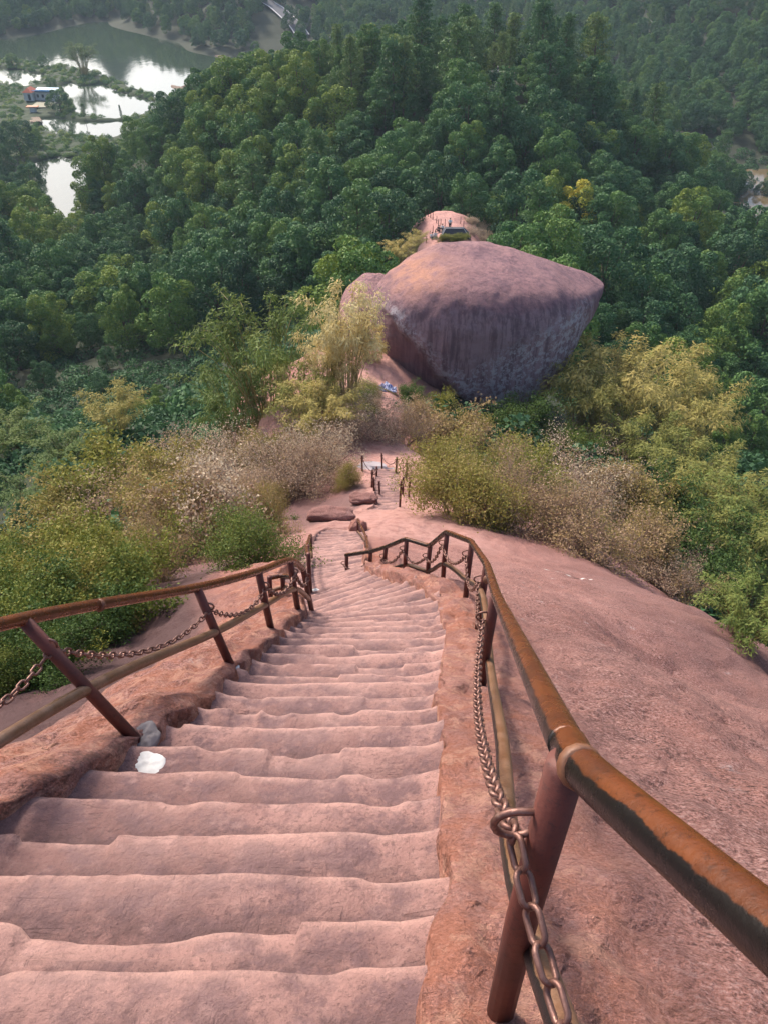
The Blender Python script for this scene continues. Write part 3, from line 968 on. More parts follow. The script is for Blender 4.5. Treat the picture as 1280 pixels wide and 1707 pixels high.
rr, hkR = railing('right_railing'.replace('right_', 'stair_'), 'rusty pipe railing with hanging chains along the right edge of the upper stair', 'railing', posts, dense(np.array(top_line)), [np.array(lowR)],
                  group=None, joints=[(rail0 + np.array([0.002, -.02, .017]), rail0 - back1), (at(812, 968, 4.02) + np.array([0, 0, .01]), tops[1] - tops[2])], hside=1)
hkR[0] = hkR[0] + np.array([.13, 0, 0])
for i in range(len(hkR) - 1):
    a, b = hkR[i], hkR[i + 1]
    slack = [.42, .22, .22, .26, .2, .17, .17, .16, .16, .16][i]
    P = catenary(a, b, slack)
    if i == 1: P[:, 0] -= .025 * np.sin(np.linspace(0, np.pi, len(P)))
    names = ['heavy rusty chain hanging below the nearest railing hook at the bottom right', 'long rusty chain hanging beside the steps from the nearest right post', 'rusty chain between the second and third posts of the right railing',
             'rusty chain between the third and fourth posts of the right railing', 'rusty chain sagging before the highest bend of the right railing', 'short rusty chain in the dip where the right railing turns',
             'rusty chain just left of the dip in the right railing', 'small rusty chain four spans from the end of the right railing', 'small rusty chain next to the last span of the right railing', 'small rusty chain in the last span of the right railing']
    chain(P, names[i], i < 4)

# left railing
L0b, L0t = hit(228, 1228), at(42, 1040, 2.27)
LT = [(330, 985, 385, 1105, 3.59), (432, 957, 452, 1045, 4.49), (484, 938, 497, 1014, 5.36), (506, 952, 521, 1019, 5.8)]
lposts = [(np.array([-1.30, 1.0, float(ground_z(-1.30, 1.0)) - .05]) + np.array([-.18, 0, 0]), np.array([-1.72, .92, L0t[2] + 1.35 * .80])), (L0b - np.array([0, 0, .05]), L0t)]
for tx, ty, bx, by, Y in LT:
    tp = at(tx, ty, Y)
    b = hit(bx, by)
    lposts.append((np.array([b[0], b[1], b[2] - .05]), tp))
ltops = [p[1] + np.array([0, 0, .03]) for p in lposts]
lrail = [ltops[0] + (ltops[0] - ltops[1])] + ltops
lowL = [p[0] * .52 + p[1] * .48 for p in lposts]
lowL = [lowL[0] * 2 - lowL[1]] + lowL[:-1] + [lposts[-1][0] * .6 + lposts[-1][1] * .4]
lr, hkL = railing('stair_railing', 'rusty pipe railing with chains along the left edge of the upper stair', 'railing', lposts, np.array(lrail), [np.array(lowL)], hside=-1,
                  joints=[(ltops[1] * .66 + ltops[2] * .34, ltops[2] - ltops[1])], hR=.03)
ln = ['rusty chain leaving the left edge of the picture from the nearest left post', 'long sagging rusty chain over the rock between the two nearest left posts', 'rusty chain between the second and third posts of the left railing',
      'rusty chain between the third and fourth posts of the left railing', 'short rusty chain at the lower end of the left railing']
for i in range(len(hkL) - 1):
    chain(catenary(hkL[i], hkL[i + 1], [.25, .20, .16, .16, .14][i]), ln[i], i < 3)

# railings of the lower flight
def rail_from(pts, label, low=True, name='stair_railing', r=.028, low_f=.5, hooks=False):
    tps = [at(*a) for a in pts]
    ps = [(foot(t[0], t[1]), t) for t in tps]
    lw = [np.array([b * (1 - low_f) + t * low_f for b, t in ps])] if low else []
    return railing(name, label, 'railing', ps, np.array(tps), lw, r=r, hooks=hooks, nseg=8)
rail_from([(513, 925, 7.6), (512, 912, 9.2), (517, 893, 11.2)], 'short rusty pipe railing on the left of the lower flight of steps')
rail_from([(613, 918, 9.6), (610, 895, 11.6), (596, 866, 15)], 'rusty pipe railing climbing on the right of the lower flight of steps')
rail_from([(489, 962, 6.3), (470, 960, 6.5), (448, 964, 6.4)], 'short crosswise pipe railing behind the end of the left stair railing')

# chain posts along the far path
FP = [((604, 785), .75, 'at the bend by the pale slab, leftmost of the path posts'), ((620, 813), .8, 'left of the far steps, leaning by a second one'), ((624, 818), .6, 'shorter one of the leaning pair left of the far steps'),
      ((628, 802), .7, 'left of the far steps, next above the leaning pair'), ((633, 834), .85, 'at the left foot of the far steps'), ((637, 779), .7, 'at the head of the far steps, in the middle'),
      ((660, 788), .75, 'right of the head of the far steps'), ((677, 802), .95, 'tallest one, right of the far steps by the bush'), ((671, 824), .75, 'right of the far steps, inside the two tall ones'),
      ((681, 831), 1.0, 'right of the far steps, closest to the dry bushes'), ((666, 845), 1.05, 'at the right foot of the far steps, nearest of all')]
fpt = []
for (px, py), h, lab in FP:
    b = hit(px, py, None, 14, 60)
    t = thing('chain_post', 'dark rusty iron post ' + lab, 'post', b, group='chain posts along the far path')
    lean = (random.random() - .5) * .08
    obj('post_shaft', pipe_mesh('post_shaft', [[0, 0, -.1], [lean / 2, 0, h / 2], [lean, 0, h]], .035, MAT['post'], 8), t)
    m = MB(); m.tube([[lean - .07, 0, h - .14], [lean + .07, 0, h - .12]], .02, 6)
    obj('hook', m.mesh('hook', MAT['chain'], True, 'under'), t)
    fpt.append(b + np.array([lean, 0, h - .13]))
for a, b, s, lab in [(0, 3, .3, 'thin chain sagging beside the pale slab at the head of the far path'), (3, 1, .15, 'thin chain between the upper left posts of the far steps'), (5, 6, .3, 'thin chain sagging at the head of the far steps'),
                     (6, 7, .3, 'thin chain sagging right of the head of the far steps'), (8, 7, .2, 'thin chain rising to the tallest post right of the far steps'), (10, 8, .2, 'thin chain at the right foot of the far steps')]:
    chain(catenary(fpt[a], fpt[b], s, 30), lab, False, 'thin chains along the far path', .07)
# ------------------------------------------------------------------ the great boulder and the rocks round it
def build_boulder():
    st = np.array([(617, 505, 560, 47.5, 50.3), (623, 480, 605, 46.5, 51.1), (636, 464, 628, 45.8, 51.5), (650, 449, 645, 45, 51.8), (675, 433, 655, 44.4, 52.5), (705, 417, 664, 44, 53.3), (740, 405, 678, 43.6, 53.8),
                   (780, 402, 690, 43.5, 54.0), (820, 405, 699, 43.6, 54.1), (860, 413, 704, 44, 53.9), (895, 424, 703, 44.6, 53.5), (918, 432, 680, 45.2, 53.1), (940, 439, 632, 46, 53.1), (960, 444, 590, 47, 53.2),
                   (980, 450, 548, 48.2, 53.0), (995, 457, 515, 49.5, 52.9), (1003, 464, 493, 50.6, 52.6), (1006, 471, 480, 51.6, 52.2)], float)
    nu, nv = 150, 130
    # resample the stations along their arclength so that both ends close smoothly
    s = np.r_[0, np.cumsum(np.hypot(np.diff(st[:, 0]), np.diff(st[:, 1]) * .6) + 2)]
    u = np.linspace(0, s[-1], nu)
    S = np.stack([np.interp(u, s, st[:, i]) for i in range(5)], -1)
    for _ in range(1):
        S[1:-1] = (S[:-2] + 2 * S[1:-1] + S[2:]) / 4
    a = np.linspace(0, 2 * np.pi, nv, endpoint=False)
    ca, sa = np.cos(a), np.sin(a)
    e = 2 / 3.7
    cy = np.sign(ca) * np.abs(ca) ** e
    cz = np.sign(sa) * np.abs(sa) ** e
    rows = []
    for px, pt, pb, yf, yb in S:
        zt = at(px, pt, yf + 3)[2]
        zb = at(px, pb, yf)[2] - 1.5
        for _ in range(14):
            ym, yh = (yf + yb) / 2, (yb - yf) / 2
            zm, zh = (zt + zb) / 2, (zt - zb) / 2
            Y = ym + yh * cy + 0.05 * (-zh * cz) * (cy < 0) * np.abs(cy)
            Z = zm + zh * cz
            # the crown slopes gently up towards the back
            X = (px - 640) / FPX * (yf * CT - (zm) * ST) * np.ones_like(Y)
            _, py, d = project(np.stack([X, Y, Z], -1))
            zt += (py.min() - pt) * d.mean() / FPX * .9
            zb += (py.max() - pb) * d.mean() / FPX * .9
            zb = min(zb, zt - .1)
        rows.append(np.stack([X, Y, Z], -1))
    P = np.array(rows)
    V = P.reshape(-1, 3)
    # keep every station in its own column although the section recedes
    F = []
    i, j = np.meshgrid(np.arange(nu - 1), np.arange(nv), indexing='ij')
    F = np.stack([i * nv + j, i * nv + (j + 1) % nv, (i + 1) * nv + (j + 1) % nv, (i + 1) * nv + j], -1).reshape(-1, 4)
    px, py, d = project(V)
    front = smooth(49.5, 47.0, V[:, 1])
    # split running down the left face
    ax, ay, bx, by = 626, 500, 752, 652
    L = math.hypot(bx - ax, by - ay)
    sd = ((px - ax) * (by - ay) - (py - ay) * (bx - ax)) / L          # >0 right/above of the split
    al = ((px - ax) * (bx - ax) + (py - ay) * (by - ay)) / L / L
    sdw = sd + 7 * vnoise(px * .04, py * .04, 1.0)
    low = smooth(4, -6, sdw) * front * smooth(.0, .12, al) * (1 - smooth(1.25, 1.6, al))
    V[:, 1] += 0.40 * low
    V[:, 2] += 0.0
    n = np.stack([V[:, 0] - 5, (V[:, 1] - 48.5), (V[:, 2] + 21) * 1.4], -1)
    n /= np.linalg.norm(n, axis=1)[:, None]
    dsp = 0.17 * fbm(V[:, 0] * .28, V[:, 1] * .28, V[:, 2] * .28, 4) + 0.07 * fbm(V[:, 0] * 1.3, V[:, 1] * 1.3, V[:, 2] * 1.3, 4)
    # flaking band across the crown
    band = np.exp(-((py - 414 - (px - 740) * .02) / 6.0) ** 2) * smooth(725, 745, px) * (1 - smooth(790, 815, px)) * smooth(45, 48, V[:, 1])
    dsp += band * (0.10 + 0.22 * np.abs(vnoise(V[:, 0] * 3, V[:, 1] * 2, 5.0)))
    V = V + n * dsp[:, None] * smooth(0, 12, np.minimum(px - 622, 1008 - px))[:, None]
    zrel = (V[:, 2] - V[:, 2].min()) / np.ptp(V[:, 2])
    # crust line: from the split rising to the right end
    line = np.interp(px, [640, 700, 760, 820, 900, 960, 1006], [640, 640, 622, 590, 545, 500, 470])
    lich = smooth(-12, 30, py - line) * front + np.exp(-((sd - 10) / 13.0) ** 2) * front * smooth(0.05, .2, al) * (1 - smooth(1.1, 1.3, al)) + np.exp(-((py - 690) / 14) ** 2) * front * .6
    lich *= (1 - low)
    me = np_mesh('boulder', V, F, None, True)
    nr = np.empty(len(V) * 3, np.float32)
    me.vertices.foreach_get('normal', nr)
    nr = nr.reshape(-1, 3)
    if nr[:, 2][np.argmax(V[:, 2])] < 0:
        me.flip_normals(); nr = -nr
    crown = smooth(.55, .9, nr[:, 2])  # upward faces painted lighter, as a lit top
    warm = crown * np.exp(-((px - 690) / 60) ** 2 - ((py - 455) / 40) ** 2)  # warm light on the left of the top, put into the colour
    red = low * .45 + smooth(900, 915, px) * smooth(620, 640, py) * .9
    face = front * (1 - smooth(.25, .7, nr[:, 2]))  # front painted lighter to lift it out of its shade
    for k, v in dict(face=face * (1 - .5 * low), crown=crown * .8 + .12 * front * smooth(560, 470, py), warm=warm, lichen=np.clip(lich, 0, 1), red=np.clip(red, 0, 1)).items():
        t = me.attributes.new(k, 'FLOAT', 'POINT'); t.data.foreach_set('value', v.astype(np.float32))
    me.materials.append(MAT['boulder'])
    o = obj('boulder', me)
    return tag(o, 'huge pointed purple-brown boulder standing on the saddle of the ridge', 'boulder')

boulder = build_boulder()

def blob_rock(name, c, rad, seed, mat=None, n=48, amp=.18, p=2.6, attrs=None, freq=1.0):
    """a rounded rock about c with half sizes rad"""
    u = np.linspace(0, np.pi, n)
    v = np.linspace(0, 2 * np.pi, 2 * n, endpoint=False)
    U, W = np.meshgrid(u, v, indexing='ij')
    f = lambda t: np.sign(t) * np.abs(t) ** (2 / p)
    D = np.stack([f(np.sin(U)) * f(np.cos(W)), f(np.sin(U)) * f(np.sin(W)), f(np.cos(U))], -1).reshape(-1, 3)
    nn = fbm(D[:, 0] * 1.6 * freq + seed, D[:, 1] * 1.6 * freq, D[:, 2] * 1.6 * freq + seed, 5)
    V = D * (1 + amp * nn)[:, None] * np.asarray(rad)
    k = 2 * n
    i, j = np.meshgrid(np.arange(n - 1), np.arange(k), indexing='ij')
    F = np.stack([i * k + j, (i + 1) * k + j, (i + 1) * k + (j + 1) % k, i * k + (j + 1) % k], -1).reshape(-1, 4)
    A = {q: np.full(len(V), w) for q, w in (attrs or {}).items()}
    return obj(name, np_mesh(name, V, F, mat or MAT['boulder'], True, A), None, c)

c = at(600, 512, 52.5)
tag(blob_rock('rock_lobe', c + np.array([0.6, 2.0, -1.9]), (2.3, 4.0, 3.0), 3.0, amp=.06, p=2.2, attrs=dict(crown=.5, warm=.2)), 'rounded purple-brown rock lobe split off the left side of the huge boulder', 'rock')
c = hit(472, 742, None, 8, 80)
tag(blob_rock('rock_outcrop', np.array([c[0] + .2, c[1] + 1.5, c[2] - .9]), (1.7, 2.2, 1.7), 5.0, amp=.08, attrs=dict(crown=1, warm=.7)), 'low red rock hump between dry bushes left of the boulder', 'rock')
c = hit(553, 868, None, 8, 60)
tag(blob_rock('rock_slab', c + np.array([0, .1, .12]), (.66, .28, .20), 8.0, MAT['rock'], 24, .16, 3.2, dict(wild=.5, grey=.3)), 'long grey-pink slab of loose rock on the bare ground left of the path', 'rock')
c = hit(607, 838, None, 8, 60)
tag(blob_rock('rock_slab', c + np.array([0, .1, .08]), (.48, .26, .17), 12.0, MAT['rock'], 24, .2, 2.8, dict(wild=.5, grey=.3)), 'smaller rounded rock beside the path, above the long loose slab', 'rock')
c = hit(598, 884, None, 8, 60)
tag(blob_rock('rock_slab', c + np.array([-.02, .0, .05]), (.22, .22, .28), 15.0, MAT['rock'], 20, .2, 2.8, dict(wild=.1, orange=.3)), 'knob of rock at the foot of the lower flight\'s right railing', 'rock')
# pale trodden slab at the head of the far steps
c = hit(620, 776, None, 10, 80)
_sx, _sy = np.meshgrid(np.linspace(-.95, .95, 26), np.linspace(-1.25, 1.25, 26))
_sr = np.hypot(_sx / .62, _sy / .95) * (1 + .18 * vnoise(_sx * 1.8, _sy * 1.8, 4.0))
_sz = rock_z(c[0] + _sx, c[1] + _sy) + .10 * (1 - smooth(.75, 1.02, _sr)) - .06
_sv = np.stack([_sx, _sy, _sz - c[2]], -1).reshape(-1, 3)
tag(obj('pale_slab', np_mesh('pale_slab', _sv, grid_faces(26, 26), plain('pale_stone', (.30, .26, .275), .9, 0, .2, 3), True), None, c), 'pale grey flat slab of stone at the head of the far path', 'slab')

# ledge rock beyond the boulder
LC = at(748, 384, 115.0)
LZ = LC[2]
LX = LC[0]
def ledge_z(x, y):
    dx, dy = np.abs((x - LX) / 6.4), np.abs((y - 115.5) / 11.0)
    q = np.clip(1 - dx ** 2.4 - dy ** 10, 0, 1)
    return LZ - 7.0 + 7.0 * q ** .55 + .12 * fbm(x * .6, y * .6, 1.0, 4) * (q > 0)
_x, _y = np.meshgrid(np.linspace(LX - 6.6, LX + 6.6, 70), np.linspace(104, 126, 70))
_z = ledge_z(_x, _y)
V = np.stack([_x, _y, _z], -1).reshape(-1, 3)
o = obj('ledge_rock', np_mesh('ledge_rock', V, grid_faces(70, 70), MAT['rock'], True, dict(wild=np.full(len(V), .5), dust=np.exp(-(((V[:, 0] - LX) / 3) ** 2)), grey=smooth(LX - 2, LX - 4.5, V[:, 0]))))
tag(o, 'bare pink rock ledge with a fenced path behind the top of the boulder', 'rock')
# ------------------------------------------------------------------ vegetation
def unit(a): return a / (np.linalg.norm(a, axis=-1, keepdims=True) + 1e-9)

def leaves(P, Nr, size, rg, aspect=.6, jit=.7, droop=0.0, rnd=None, blend=.7, D=None):
    """diamond leaves at P facing about Nr; returns V, Q, rnd, normals"""
    n = len(P)
    size = np.broadcast_to(size, (n,)) * (.7 + .6 * rg.random(n))
    nn = unit(Nr * (1 - jit) + unit(rg.normal(size=(n, 3))) * jit)
    t = rg.normal(size=(n, 3)) if D is None else D + .35 * rg.normal(size=(n, 3))
    t[:, 2] -= droop
    t = unit(t - nn * (t * nn).sum(1)[:, None])
    b = np.cross(nn, t)
    h = size[:, None] / 2
    V = np.stack([P - t * h, P + b * h * aspect - t * h * .1, P + t * h, P - b * h * aspect - t * h * .1], 1).reshape(-1, 3)
    Q = np.arange(4 * n).reshape(n, 4)
    rnd = rg.random(n) if rnd is None else rnd
    no = unit(Nr * blend + nn * np.sign((nn * Nr).sum(1))[:, None] * (1 - blend))
    return V, Q, np.repeat(rnd, 4), np.repeat(no, 4, 0)

def leaf_mesh(name, parts, mat):
    V, Q, A, N, n = [], [], [], [], 0
    for v, q, a, m in parts:
        V.append(v); Q.append(q + n); A.append(a); N.append(m); n += len(v)
    return np_mesh(name, np.concatenate(V), np.concatenate(Q), mat, True, dict(rnd=np.concatenate(A)), normals=np.concatenate(N))

def sph(n, rg): return unit(rg.normal(size=(n, 3)))

def broadleaf(seed, H=10.0, R=3.4, nl=20, per=300, size=.30, low=.30):
    rg = np.random.default_rng(seed)
    parts, lobes = [], []
    for k in range(nl):
        f = (k + .5) / nl
        h = low + (1 - low) * f
        w = math.sqrt(max(0.02, 1 - ((h - .55) / .52) ** 2)) * R * (.55 + .5 * rg.random())
        a = k * 2.4 + rg.random()
        rl = R * (.30 + .22 * rg.random()) * (1.05 - .35 * f)
        lobes.append((np.array([math.cos(a) * w, math.sin(a) * w, H * h - rl * .6]), rl))
    axis = np.array([0, 0, H * .5])
    for c, rl in lobes:
        d = sph(per, rg)
        out = unit((c - axis) * np.array([1, 1, .7]) + np.array([0, 0, 1.2]))
        d = unit(d + out * .55)
        P = c + d * rl * np.array([1, 1, .82]) * (.82 + .28 * rg.random((per, 1)))
        tone = .55 * rg.random() + .45 * rg.random(per)
        parts.append(leaves(P, d, size, rg, .72, .45, .25, tone, .75))
    # sparse inner leaves close the crown
    P = axis + sph(420, rg) * np.array([R * .72, R * .72, H * .36])
    parts.append(leaves(P, unit(P - axis), size * 1.3, rg, .8, .6, 0,   .25 * rg.random(420), .7))
    tk = MB()
    lean = (rg.random(2) - .5) * .8
    tk.tube(spline([[0, 0, -1.5], [lean[0] * .4, lean[1] * .4, H * .3], [lean[0], lean[1], H * .75]], 6), np.linspace(.22, .07, 6), 6)
    for c, rl in lobes[::3]:
        s = np.array([lean[0] * .5, lean[1] * .5, H * (.2 + .25 * rg.random())])
        tk.tube(spline([s, s * .4 + c * .6 - [0, 0, .4], c], 4), np.linspace(.10, .03, 4), 4)
    return leaf_mesh('crown', parts, MAT['tree']), tk.mesh('trunk', MAT['bark'])

def pine(seed, H=14.0, R=3.0):
    rg = np.random.default_rng(seed)
    parts = []
    tk = MB()
    lean = (rg.random(2) - .5) * 1.2
    ax = spline([[0, 0, -1.5], [lean[0] * .5, lean[1] * .5, H * .5], [lean[0], lean[1], H * .97]], 10)
    tk.tube(ax, np.linspace(.20, .04, 10), 6)
    nb = 34
    for k in range(nb):
        f = (k + .5) / nb
        h = .30 + .68 * f
        p = np.array([np.interp(h, [0, 1], [0, lean[0]]), np.interp(h, [0, 1], [0, lean[1]]), H * h])
        a = k * 2.4 + rg.random() * .8
        L = R * (1.08 - .75 * f) * (.6 + .6 * rg.random())
        e = p + np.array([math.cos(a) * L, math.sin(a) * L, .25 * L + .3])
        tk.tube([p, (p + e) / 2 + [0, 0, .1], e], [.05, .035, .015], 4)
        for c, rr in ((e, .85), (p * .45 + e * .55, .75)):
            n = 42
            d = unit(sph(n, rg) + np.array([0, 0, .45]))
            P = c + d * rr * np.array([1, 1, .6]) * (.5 + .6 * rg.random((n, 1)))
            parts.append(leaves(P, d, .50, rg, .38, .55, 0, .5 * rg.random() + .5 * rg.random(n), .65))
    return leaf_mesh('crown', parts, MAT['pine']), tk.mesh('trunk', MAT['bark'])

def bamboo(seed, H=6.5, spread=2.6, nc=46, per=120, size=.27):
    rg = np.random.default_rng(seed)
    cm = MB()
    parts = []
    for k in range(nc):
        a = rg.random() * 2 * math.pi
        b0 = np.array([math.cos(a), math.sin(a), 0]) * .7 * math.sqrt(rg.random())
        h = H * (.6 + .4 * rg.random())
        out = spread * (.25 + .9 * rg.random())
        dr = np.array([math.cos(a), math.sin(a), 0])
        pts = spline([b0 - [0, 0, .3], b0 + dr * out * .12 + [0, 0, h * .4], b0 + dr * out * .42 + [0, 0, h * .78], b0 + dr * out * .75 + [0, 0, h * .97], b0 + dr * out * 1.05 + [0, 0, h * .98]], 12)
        cm.tube(pts[::2], np.linspace(.03, .008, 6), 4, False)
        u = .25 + .75 * np.sqrt(rg.random(per))
        i = np.clip((u * 11).astype(int), 0, 10)
        w = (u * 11 - i)[:, None]
        P = pts[i] * (1 - w) + pts[i + 1] * w
        side = unit(sph(per, rg) * np.array([1, 1, .5]))
        P = P + side * (.16 + .32 * rg.random((per, 1)))
        Nn = unit(side * .6 + dr * .3 + np.array([0, 0, .8]))
        D = side * .8 + np.array([0, 0, -.15]) + dr * .3
        parts.append(leaves(P, Nn, size, rg, .24, .4, .3, .35 * rg.random() + .35 * (pts[-1, 2] > 0) * u + .3 * rg.random(per), .6, D))
    return leaf_mesh('leaf_sprays', parts, MAT['bamboo']), cm.mesh('canes', MAT['culm'])

def twigs(rg, H, R, nst, depth=3):
    m = MB()
    ends = []
    def grow(p, d, L, r, lv):
        n = 3
        pts = [p]
        for _ in range(n):
            d = unit(d + .22 * rg.normal(size=3) + np.array([0, 0, .05]))
            pts.append(pts[-1] + d * L / n)
        m.tube(pts, np.linspace(r, r * .6, n + 1), 3, False)
        if lv == 0:
            ends.append((pts[-1], d)); ends.append((pts[-2], d))
            return
        for q in range(3):
            k = 1 + int(rg.integers(0, n))
            dd = unit(d + .75 * rg.normal(size=3) * np.array([1, 1, .6]))
            grow(pts[k], dd, L * (.55 + .25 * rg.random()), r * .55, lv - 1)
        ends.append((pts[-1], d))
    for s in range(nst):
        a = rg.random() * 2 * math.pi
        t = .25 + .75 * rg.random()
        d = unit(np.array([math.cos(a) * t * R / H * 1.2, math.sin(a) * t * R / H * 1.2, 1.0]))
        grow(np.array([math.cos(a), math.sin(a), 0]) * .12 * R + [0, 0, -.15], d, H * .48, .022, depth)
    return m, ends

def shrub(seed, H=2.2, R=1.35, nst=9, per=12, size=.095, mat='shrub', clump=.13, tipped=0.0, low=.0):
    rg = np.random.default_rng(seed)
    m, ends = twigs(rg, H, R, nst)
    E = np.array([e for e, _ in ends])
    E = E[E[:, 2] > low * H]
    parts = []
    c = np.array([0, 0, H * .35])
    P = np.repeat(E, per, 0) + rg.normal(size=(len(E) * per, 3)) * clump
    Nn = unit((P - c) * np.array([1, 1, 1.2]) + .35 * rg.normal(size=P.shape))
    tone = np.repeat(.6 * rg.random(len(E)), per) + .4 * rg.random(len(P))
    if tipped:
        tone = tone * (1 - tipped) + tipped * smooth(.45, .9, P[:, 2] / H) * (.75 + .5 * rg.random(len(P)))
    parts.append(leaves(P, Nn, size, rg, .55, .55, .15, tone, .6))
    return leaf_mesh('foliage', parts, MAT[mat]), m.mesh('branches', MAT['twig'])

def mound(seed, R=1.7, H=1.3, n=330, size=.34):
    rg = np.random.default_rng(seed)
    d = sph(n, rg); d[:, 2] = np.abs(d[:, 2]) * .9 + .05
    d = unit(d)
    k = 1 + .35 * vnoise(d[:, 0] * 2.2, d[:, 1] * 2.2, d[:, 2] * 2.2 + seed)
    P = d * np.array([R, R, H]) * (k * (.8 + .3 * rg.random(n)))[:, None]
    return leaf_mesh('creeper_clump', [leaves(P, d, size, rg, .75, .4, .3, None, .75)], MAT['tree'])

TREES = [broadleaf(s, H, R, nl) for s, H, R, nl in ((1, 10, 3.3, 20), (2, 11, 3.0, 22), (3, 9, 3.8, 21), (4, 12, 3.2, 24), (5, 8.5, 3.4, 18), (6, 10.5, 3.6, 22))]
PINES = [pine(s, H, R) for s, H, R in ((11, 14, 3.0), (12, 15, 2.7), (13, 12.5, 3.1))]
BAMB = [bamboo(21), bamboo(22, 6.0, 2.6, 50), bamboo(23, 7.2, 2.0, 44)]
SHR = [shrub(31, per=26, size=.08), shrub(32, 2.3, 1.5, 10, 26, .08), shrub(33, 2.0, 1.3, 9, 26, .085)]
DRY = [shrub(41, 2.2, 1.4, 16, 8, .052, clump=.11), shrub(42, 2.3, 1.5, 17, 9, .05, clump=.13)]
TIP = [shrub(51, 2.3, 1.35, 11, 11, .075, clump=.13, tipped=.85)]
FINE = [shrub(61, 2.0, 1.25, 11, 30, .052, clump=.13), shrub(62, 2.0, 1.4, 12, 30, .052, clump=.14)]
MOUND = [mound(71), mound(72, 2.0, 1.2), mound(73, 1.4, 1.7)]
def tall(me):
    c = np.empty(len(me.vertices) * 3, np.float32)
    me.vertices.foreach_get('co', c)
    return float(np.percentile(c[2::3], 99))
def girth(me):
    c = np.empty(len(me.vertices) * 3, np.float32)
    me.vertices.foreach_get('co', c)
    return float(np.percentile(np.hypot(c[0::3], c[1::3]), 94))
PART = {'tree': ('crown', 'trunk'), 'pine': ('crown', 'trunk'), 'bamboo': ('leaf_sprays', 'canes'), 'shrub': ('foliage', 'branches')}

def plant(kind, name, proto, loc, label, cat, tone, scale, rot, group=None, wide=1.0, amp=.06):
    t = thing(name, label, cat, loc, rot, group)
    t.scale = (scale * wide, scale * wide, scale)
    for me, pn in zip(proto, PART[kind]):
        o = obj(pn, me, t)
        o.color = (tone, amp, 0, 1)
    return t

# ---- forest
prng = np.random.default_rng(5)
pts = []
def scatter(x0, x1, y0, y1, cell, far):
    xs, ys = np.meshgrid(np.arange(x0, x1, cell), np.arange(y0, y1, cell))
    p = np.stack([xs.ravel(), ys.ravel()], -1) + (prng.random((xs.size, 2)) - .5) * cell * .95
    z = terrain_z(p[:, 0], p[:, 1])
    P = np.c_[p, z]
    d = P[:, 1] * CT - P[:, 2] * ST
    P = P[d > 5]
    px, py, d = project(P)
    m = (px > -330) & (px < 1610) & (py > -230) & (py < 1250)
    m &= (P[:, 2] > LAKE_Z + (0.9 if far else 1.2))
    return P[m], px[m], py[m], d[m]

NEARP, npx, npy, nd = scatter(-210, 260, 38, 262, 5.4, False)
FARP, fpx, fpy, fd = scatter(-480, 480, 262, 1000, 7.2, True)
# clearings: rock ridge, boulder, ledge, road, meadow, pond dikes
TERR = hit(836, 131, terrain_z, 150, 300)
def keep_near(P, px, py, d):
    x, y = P[:, 0], P[:, 1]
    k = ~((y < 47) & (np.abs(x - xc_(y)) < 10.5))
    k &= ~((np.abs(x - 5) < 12) & (y > 40) & (y < 63))
    k &= ~((np.abs(x - LX) < 8) & (y > 94) & (y < 127))
    k &= ~((np.abs(x - (y - 60) * .2 - 2) < 5) & (y >= 60) & (y < 104))
    vines = in_poly(px, py, [(150, 560), (380, 545), (560, 470), (600, 520), (500, 740), (150, 760), (0, 700), (0, 600)]) & (y < 112)
    k &= ~(vines & (prng.random(len(x)) < .72))
    k &= ~in_poly(px, py, [(1130, 235), (1215, 240), (1290, 280), (1290, 345), (1200, 300)])
    k &= ~(np.hypot(x - TERR[0], y - TERR[1]) < 4.5)
    k &= ~((np.abs(x - TERR[0] * (y / TERR[1])) < 5.2) & (y > TERR[1] - 34) & (y < TERR[1]))
    k &= (y > 66)
    return k, vines
kn, vines = keep_near(NEARP, npx, npy, nd)
_tp = project(NEARP + [0, 0, 10.5])
for q in PONDS:
    kn &= ~in_poly(_tp[0], _tp[1], q) & ~in_poly(npx, npy, q)
kn &= ~in_poly(_tp[0], _tp[1], [(1185, 280), (1310, 272), (1350, 375), (1250, 366), (1192, 318)])
kn &= ~(in_poly(_tp[0], _tp[1], BANK_REGION) & (NEARP[:, 2] < -86) & (npy < 262))
kn &= ~((_tp[1] < 160) & (_tp[0] < 300) & (NEARP[:, 2] < -80))
DIKES = []
kf = ~in_poly(fpx, fpy, [(-400, 95), (60, 85), (380, 90), (330, 180), (210, 215), (150, 300), (-400, 250)])
kf &= ~in_poly(fpx, fpy, [(1100, 215), (1230, 235), (1300, 285), (1300, 345), (1180, 300)])
ROADP = np.array([atz(505, 60, -80), atz(478, 38, -76), atz(452, 18, -72), atz(446, 4, -70), atz(462, -14, -66), atz(500, -40, -60)])
for q in spline(ROADP, 40):
    kf &= ~((np.abs(FARP[:, 0] - q[0]) < 6) & (FARP[:, 1] < q[1] + 6) & (FARP[:, 1] > q[1] - 22))

